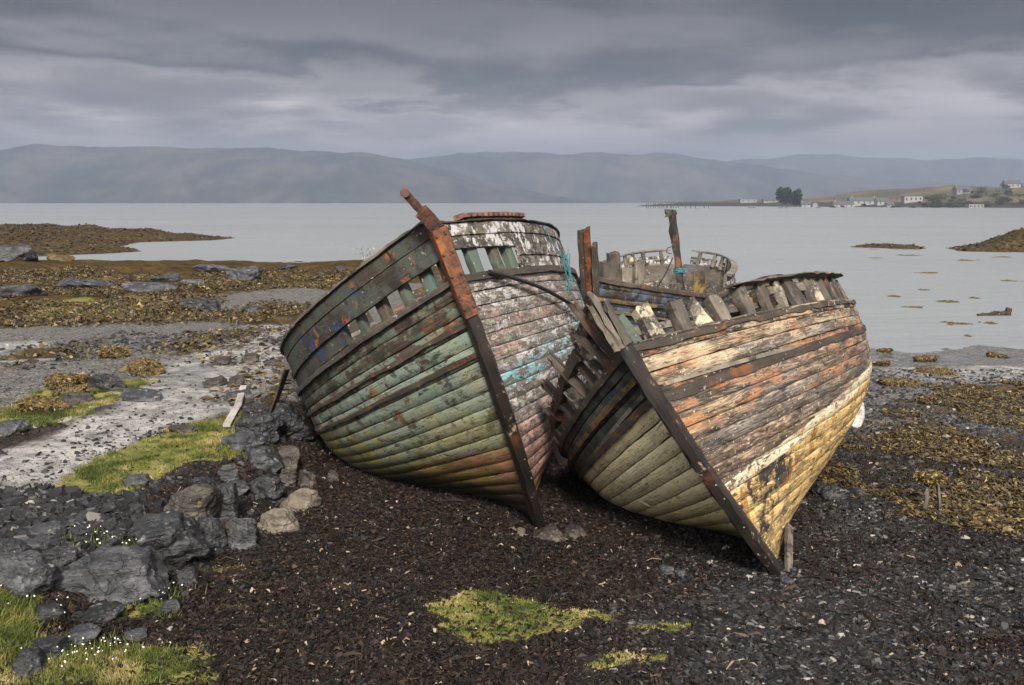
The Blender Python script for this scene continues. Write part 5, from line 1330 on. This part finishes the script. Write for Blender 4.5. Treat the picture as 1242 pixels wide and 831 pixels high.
# flowering sea campion
for i, (px, py, n_, lab) in enumerate(((129, 663, 30, 'clump of white campion flowers among the slate by the turf'), (180, 722, 30, 'white flowers growing over the lower end of the long slab'),
                                 (108, 800, 50, 'widest patch of white flowers at the edge of the bottom turf'), (40, 738, 12, 'few white flowers by the left edge of the slate'))):
    b = at(px, py); r = np.random.default_rng(60 + i); e = empty('flower_clump', b); tag(e, lab, 'flowers')
    sp = .12 + .0014 * n_
    xy = r.normal(0, sp, (n_ * 14, 2)) * (1, .7); m = len(xy); zz = gh(xy[:, 0] + b.x, xy[:, 1] + b.y) - b.z
    a = r.uniform(0, 6.28, m); h = r.uniform(.03, .11, m); w = .007
    bb = np.stack([xy[:, 0], xy[:, 1], zz], -1); s = np.stack([np.cos(a) * w, np.sin(a) * w, 0 * a], -1)
    V = np.stack([bb - s, bb + s, bb + np.concatenate([r.normal(0, .03, (m, 2)), h[:, None]], 1)], 1).reshape(-1, 3)
    nparr_object('leaves', V, np.arange(3 * m).reshape(-1, 3), M_grass, {'rnd': ('FLOAT', np.repeat(r.uniform(0, .5, m), 3))}, False, e)
    c = np.stack([xy[:n_, 0], xy[:n_, 1], zz[:n_] + r.uniform(.07, .12, n_)], -1); V = []
    Fc = []
    for k in range(n_):
        nn = r.normal(0, .5, 3) + (0, -.6, 1); nn /= np.linalg.norm(nn); u = np.cross(nn, (1, 0, 0)); u /= np.linalg.norm(u); v = np.cross(nn, u); rr = r.uniform(.005, .010)
        o0 = len(V); V.append(c[k] - nn * .004)
        for j in range(10):
            t = 2 * math.pi * j / 10; q_ = rr * (1 if j % 2 == 0 else .6); V.append(c[k] + u * math.cos(t) * q_ + v * math.sin(t) * q_)
        Fc += [(o0, o0 + 1 + j, o0 + 1 + (j + 1) % 10) for j in range(10)]
    nparr_object('blossoms', np.array(V), np.array(Fc), M_petal, None, False, e)
# sapling behind the tall boat
b = at(450, 330); b = Vector((flat(450, 352)[0], flat(450, 352)[1], 0)); b.z = float(gh(b.x, b.y))
e = empty('sapling', b); tag(e, 'thin leafy sapling rising behind the green boat bow', 'sapling')
r = np.random.default_rng(9); mb = MB(); tips = []
top = CAMH - (298 - HY) / F * math.hypot(b.x, b.y) - b.z
for k in range(9):
    a = r.uniform(-1, 1); pts = [np.array([r.normal(0, .08), r.normal(0, .08), -.05])]
    for j in range(6): pts.append(pts[-1] + np.array([a * .11 + r.normal(0, .04), r.normal(0, .06), top / 6 * r.uniform(.75, 1.05)]))
    P = spline(pts, 18); tube(mb, P, .014, 5, .003); tips += [p for p in P[5:]]
mb.build('stems', M_bark, e, 60)
c = np.array(tips)[r.integers(0, len(tips), 420)] + r.normal(0, .10, (420, 3)); d = r.normal(0, 1, (420, 3)); d /= np.linalg.norm(d, axis=1, keepdims=True)
s = np.cross(d, r.normal(0, 1, (420, 3))); s /= np.linalg.norm(s, axis=1, keepdims=True)
V = np.stack([c, c + d * .05 + s * .022, c + d * .10, c + d * .05 - s * .022], 1).reshape(-1, 3)
nparr_object('leaves', V, np.arange(1680).reshape(-1, 4), M_leaf, {'rnd': ('FLOAT', np.repeat(r.random(420), 4))}, False, e)
# weed just breaking the surface off the right shore
r = np.random.default_rng(77); V = []; Fc = []
for px, py, w in ((1090, 302, 50), (1062, 313, 11), (1122, 331, 22), (1085, 360, 14), (1150, 366, 26), (1120, 352, 12), (1180, 362, 10), (1200, 392, 14), (1176, 408, 6),
                  (1160, 393, 30), (1110, 373, 18), (1215, 312, 20), (1170, 316, 22), (1100, 310, 24), (1225, 341, 18), (985, 333, 8), (960, 352, 16)):
    c = flat(px, py, WATER); s = w * c[1] / F
    for k in range(max(5, int(w * .8))):
        x = c[0] + r.normal(0, s * .28); y = c[1] + r.normal(0, s * .22 + .05); q_ = r.uniform(.05, .16) * max(.5, c[1] / 45); o0 = len(V)
        V.append((x, y, WATER + r.uniform(.02, .06)))
        for j in range(7):
            t = 2 * math.pi * j / 7; rr = q_ * r.uniform(.6, 1.3); V.append((x + rr * 2.4 * math.cos(t), y + rr * math.sin(t), WATER - .02))
        Fc += [(o0, o0 + 1 + j, o0 + 1 + (j + 1) % 7) for j in range(7)]
o = nparr_object('floating_weed', np.array(V), np.array(Fc), M_rock_weed, None, True); tag(o, 'dark weed breaking the surface of the shallows', None, None, 'stuff')
# ------------------------------------------------------------------ the far headland
def fpos(px, dist):
    """a point of the headland at a bearing and a distance, standing on the ground"""
    x = (px - CX) / F * dist; return np.array([x, dist, float(gh(x, dist, False))])
def house(px, dist, wpx, hpx, wallm, label, roof=True, rz=0.0, nwin=3, chim=0):
    b = fpos(px, dist); s = dist / F; w = wpx * s; h = hpx * s * (.55 if roof else 1.0); d = min(7.0, max(4.0, w * .6)); e = empty('house', b, rz); tag(e, label, 'house')
    mb = MB(); V = [(-w / 2, 0, -2), (w / 2, 0, -2), (w / 2, d, -2), (-w / 2, d, -2), (-w / 2, 0, h), (w / 2, 0, h), (w / 2, d, h), (-w / 2, d, h)]
    rh = hpx * s - h
    if roof:
        V += [(-w / 2, d / 2, h + rh - .08), (w / 2, d / 2, h + rh - .08)]
        Fc = [(0, 1, 5, 4), (1, 2, 6, 9, 5), (2, 3, 7, 6), (3, 0, 4, 8, 7)]
    else: Fc = [(0, 1, 5, 4), (1, 2, 6, 5), (2, 3, 7, 6), (3, 0, 4, 7), (4, 5, 6, 7)]
    mb.add(V, Fc); mb.build('wall', wallm, e, 0)
    if roof:
        mb = MB(); o_ = .35; a = [(-w / 2 - o_, -o_, h - .15), (w / 2 + o_, -o_, h - .15), (w / 2 + o_, d / 2, h + rh), (-w / 2 - o_, d / 2, h + rh), (w / 2 + o_, d + o_, h - .15), (-w / 2 - o_, d + o_, h - .15)]
        up = [(x, y, z + .22) for x, y, z in a]
        mb.add(a + up, [(6, 7, 8, 9), (9, 8, 10, 11), (0, 3, 2, 1), (3, 5, 4, 2), (0, 1, 7, 6), (5, 11, 10, 4), (0, 6, 9, 3), (3, 9, 11, 5), (1, 2, 8, 7), (2, 4, 10, 8)])
        rf = mb.build('roof', M_roof, e, 0)
        for k in range(chim):
            mb = MB(); beam(mb, (-w * .4 + k * w * .8, d / 2, h + rh - .3), (-w * .4 + k * w * .8, d / 2, h + rh + 1.1), .8, .8, up=(0, 1, 0), seg=1, jit=0); mb.build('chimney', wallm, rf, 0)
    else:
        mb = MB(); beam(mb, (-w / 2 - .2, d / 2, h + .1), (w / 2 + .2, d / 2, h + .1), d + .4, .2, seg=1, jit=0); mb.build('roof', M_roof, e, 0)
    for k in range(nwin):
        x = -w / 2 + w * (k + .5) / nwin; mb = MB(); ww = min(.9, w / nwin * .3)
        mb.add([(x - ww / 2, -.04, h * .35), (x + ww / 2, -.04, h * .35), (x + ww / 2, -.04, h * .78), (x - ww / 2, -.04, h * .78), (x - ww / 2, .05, h * .35), (x + ww / 2, .05, h * .35), (x + ww / 2, .05, h * .78), (x - ww / 2, .05, h * .78)],
               [(0, 1, 2, 3), (0, 4, 5, 1), (1, 5, 6, 2), (2, 6, 7, 3), (3, 7, 4, 0)]); mb.build('window', M_pane, e, 0)
house(905, 915, 20, 4.5, M_wall_w, 'low white shed at the tip of the headland left of the big tree', False, 0, 3)
house(931, 900, 16, 5, M_wall_w, 'second small white shed close by the big tree', True, 0, 2)
house(977, 800, 16, 6.5, M_wall_g, 'grey roofed cottage right beside the big tree', True, 0, 2, 1)
house(987, 780, 9, 7, M_wall_w, 'narrow white gabled cottage right of the grey one', True, math.pi / 2, 1)
house(1020, 760, 24, 7.5, M_wall_g, 'long grey house left of the longest roof', True, .05, 4, 1)
house(1044, 775, 34, 9, M_wall_g, 'house with the longest dark roof on the headland', True, 0, 5, 2)
house(1067, 760, 15, 8, M_wall_g, 'small grey gabled house at the end of the terrace', True, .1, 2)
house(1076, 740, 9, 6, M_wall_w, 'tiny white cottage beside the pole', True, .2, 2)
house(1103, 760, 22, 7, M_wall_g, 'pale house with a flat roof behind the bushes', False, 0, 4)
house(1179, 660, 18, 5.5, M_wall_w, 'long low white caravan among the bushes', False, 0, 4)
house(1163, 800, 18, 9, M_wall_w, 'white hilltop house above the bushes', True, .1, 3, 1)
house(1221, 800, 18, 9, M_wall_g, 'grey hilltop house at the far right', True, -.1, 3, 1)
def crown(n, rx, ry, rz, seed, size, parts=7):
    r = np.random.default_rng(seed); c = r.normal(0, .45, (parts, 3)) * (rx, ry, rz * .7); i = r.integers(0, parts, n)
    d = r.normal(0, 1, (n, 3)); d /= np.linalg.norm(d, axis=1, keepdims=True); P = c[i] + d * (r.random((n, 1)) ** .4) * np.array([rx, ry, rz]) * .55
    a = r.normal(0, 1, (n, 3)); a /= np.linalg.norm(a, axis=1, keepdims=True); b = np.cross(a, r.normal(0, 1, (n, 3))); b /= np.linalg.norm(b, axis=1, keepdims=True)
    s = size * r.uniform(.5, 1.3, n)[:, None]
    V = np.stack([P - a * s, P + b * s * .6, P + a * s, P - b * s * .6], 1).reshape(-1, 3)
    rnd = np.clip(.4 + .3 * d[:, 2] + r.normal(0, .2, n), 0, 1)
    return V, np.arange(4 * n).reshape(-1, 4), np.repeat(rnd, 4)
def tree(px, dist, wpx, hpx, mat, label, seed, group=None, name='tree', trunk=True, n=900, sink=.5):
    b = fpos(px, dist); s = dist / F; w, h = wpx * s, hpx * s; e = empty(name, b); tag(e, label, 'bush' if name == 'bush' else 'tree', group)
    V, Fc, rnd = crown(n, w / 2, w / 2, h * (.52 if trunk else .5), seed, max(.35, .06 * h)); V[:, 2] += h * (.50 if trunk else .42)
    nparr_object('crown', V, Fc, mat, {'rnd': ('FLOAT', rnd)}, False, e)
    mb = MB(); tube(mb, [(0, 0, -.5), (.05 * w, 0, h * .3), (0, 0, h * .6)], max(.1, .03 * h), 6, .05)
    for k in range(4):
        an = k * 1.6; tube(mb, [(0, 0, h * .3), (w * .22 * math.cos(an), w * .22 * math.sin(an), h * .65)], .02 * h, 5, .02)
    mb.build('trunk', M_bark, e, 60)
tree(950, 800, 21, 28, M_far_needle, 'taller dark tree on the headland, left of a touching pair', 1, None, 'tree', True, 1800)
tree(962, 806, 20, 24, M_far_needle, 'shorter dark tree on the headland, right of a touching pair', 2, None, 'tree', True, 1500)
tree(1226, 815, 22, 10, M_far_leaf, 'rounded tree beside the grey hilltop house', 3)
rr_ = random.Random(4)
for k in range(80):
    px = rr_.choice([rr_.uniform(1120, 1242), rr_.uniform(1120, 1300), rr_.uniform(1000, 1130)]); dist = rr_.uniform(670, 800)
    hp = rr_.uniform(4, 9) if px > 1125 else rr_.uniform(2, 4.5)
    tree(px, dist, hp * rr_.uniform(1.4, 2.4), hp, M_far_leaf, 'dark green bush on the slope of the far headland', 20 + k, 'bushes on the far headland', 'bush', False, 260)
# poles by the houses
for px, dist, h_, lab in ((1007, 770, 13, 'thin utility pole standing left of the long grey house'), (1083, 745, 15, 'utility pole beside the tiny white cottage'), (1115, 760, 15, 'utility pole right of the flat roofed house')):
    b = fpos(px, dist); s = dist / F; e = empty('utility_pole', b); tag(e, lab, 'pole')
    mb = MB(); tube(mb, [(0, 0, -1), (0, 0, h_ * s)], .22, 6, .15); mb.build('pole', M_post, e, 60)
    mb = MB(); beam(mb, (-.9, 0, h_ * s * .92), (.9, 0, h_ * s * .92), .2, .2, seg=1, jit=0); mb.build('crossarm', M_post, e, 0)
# the ruined pier in the loch
rp = random.Random(3)
for k, px in enumerate([783, 785.5, 788, 791, 793, 796, 798.5, 801, 803, 806, 808, 811, 813, 815, 818, 821, 829, 835, 840.5, 852, 857]):
    d = 620 + rp.uniform(-6, 6); x = (px - CX) / F * d; h = rp.uniform(5.5, 8) * d / F
    mb = MB(); tube(mb, [(0, 0, -3.0), (rp.uniform(-.5, .5) * (2.2 if px in (829, 840.5) else 1), 0, h)], .26, 6, .2)
    o = mb.build('pier_post', M_post, None, 60); o.location = (x, d, WATER)
    tag(o, 'thin weathered post of a ruined pier standing in the far water', 'post', 'posts of the ruined pier')
x0, x1 = (800 - CX) / F * 624, (838 - CX) / F * 624
mb = MB(); beam(mb, (x0, 624, WATER + 3.6), (x1, 624, WATER + 3.6), .3, .25, seg=3, jit=.02); tag(mb.build('pier_beam', M_post, None, 0), 'long level beam left on the posts of the ruined pier', 'beam')
b = ((812 - CX) / F * 622, 622, WATER + 3.85); 
# small boats lying off the headland
for k, (px, w) in enumerate(((907, 5), (912, 4), (944, 5), (951, 4), (989, 5))):
    d = 640; x = (px - CX) / F * d; L = w * d / F
    mb = MB(); U = np.linspace(0, 1, 9); V = []
    for u in U:
        hb = L * .18 * math.sin(math.pi * min(1, .15 + u * .8)) * (1 if u > 0 else .05)
        V += [(-L / 2 + L * u, -hb, .55), (-L / 2 + L * u, -hb * .6, -.1), (-L / 2 + L * u, hb * .6, -.1), (-L / 2 + L * u, hb, .55)]
    Fc = [(i * 4 + j, i * 4 + j + 1, i * 4 + 5 + j, i * 4 + 4 + j) for i in range(8) for j in range(3)] + [(32, 33, 34, 35), (0, 3, 2, 1)]
    mb.add(V, Fc); o = mb.build('rowing_boat', M_rope, None, 30); o.location = (x, d, WATER)
    tag(o, 'tiny blue rowing boat moored off the far headland', 'boat', 'rowing boats moored off the headland')
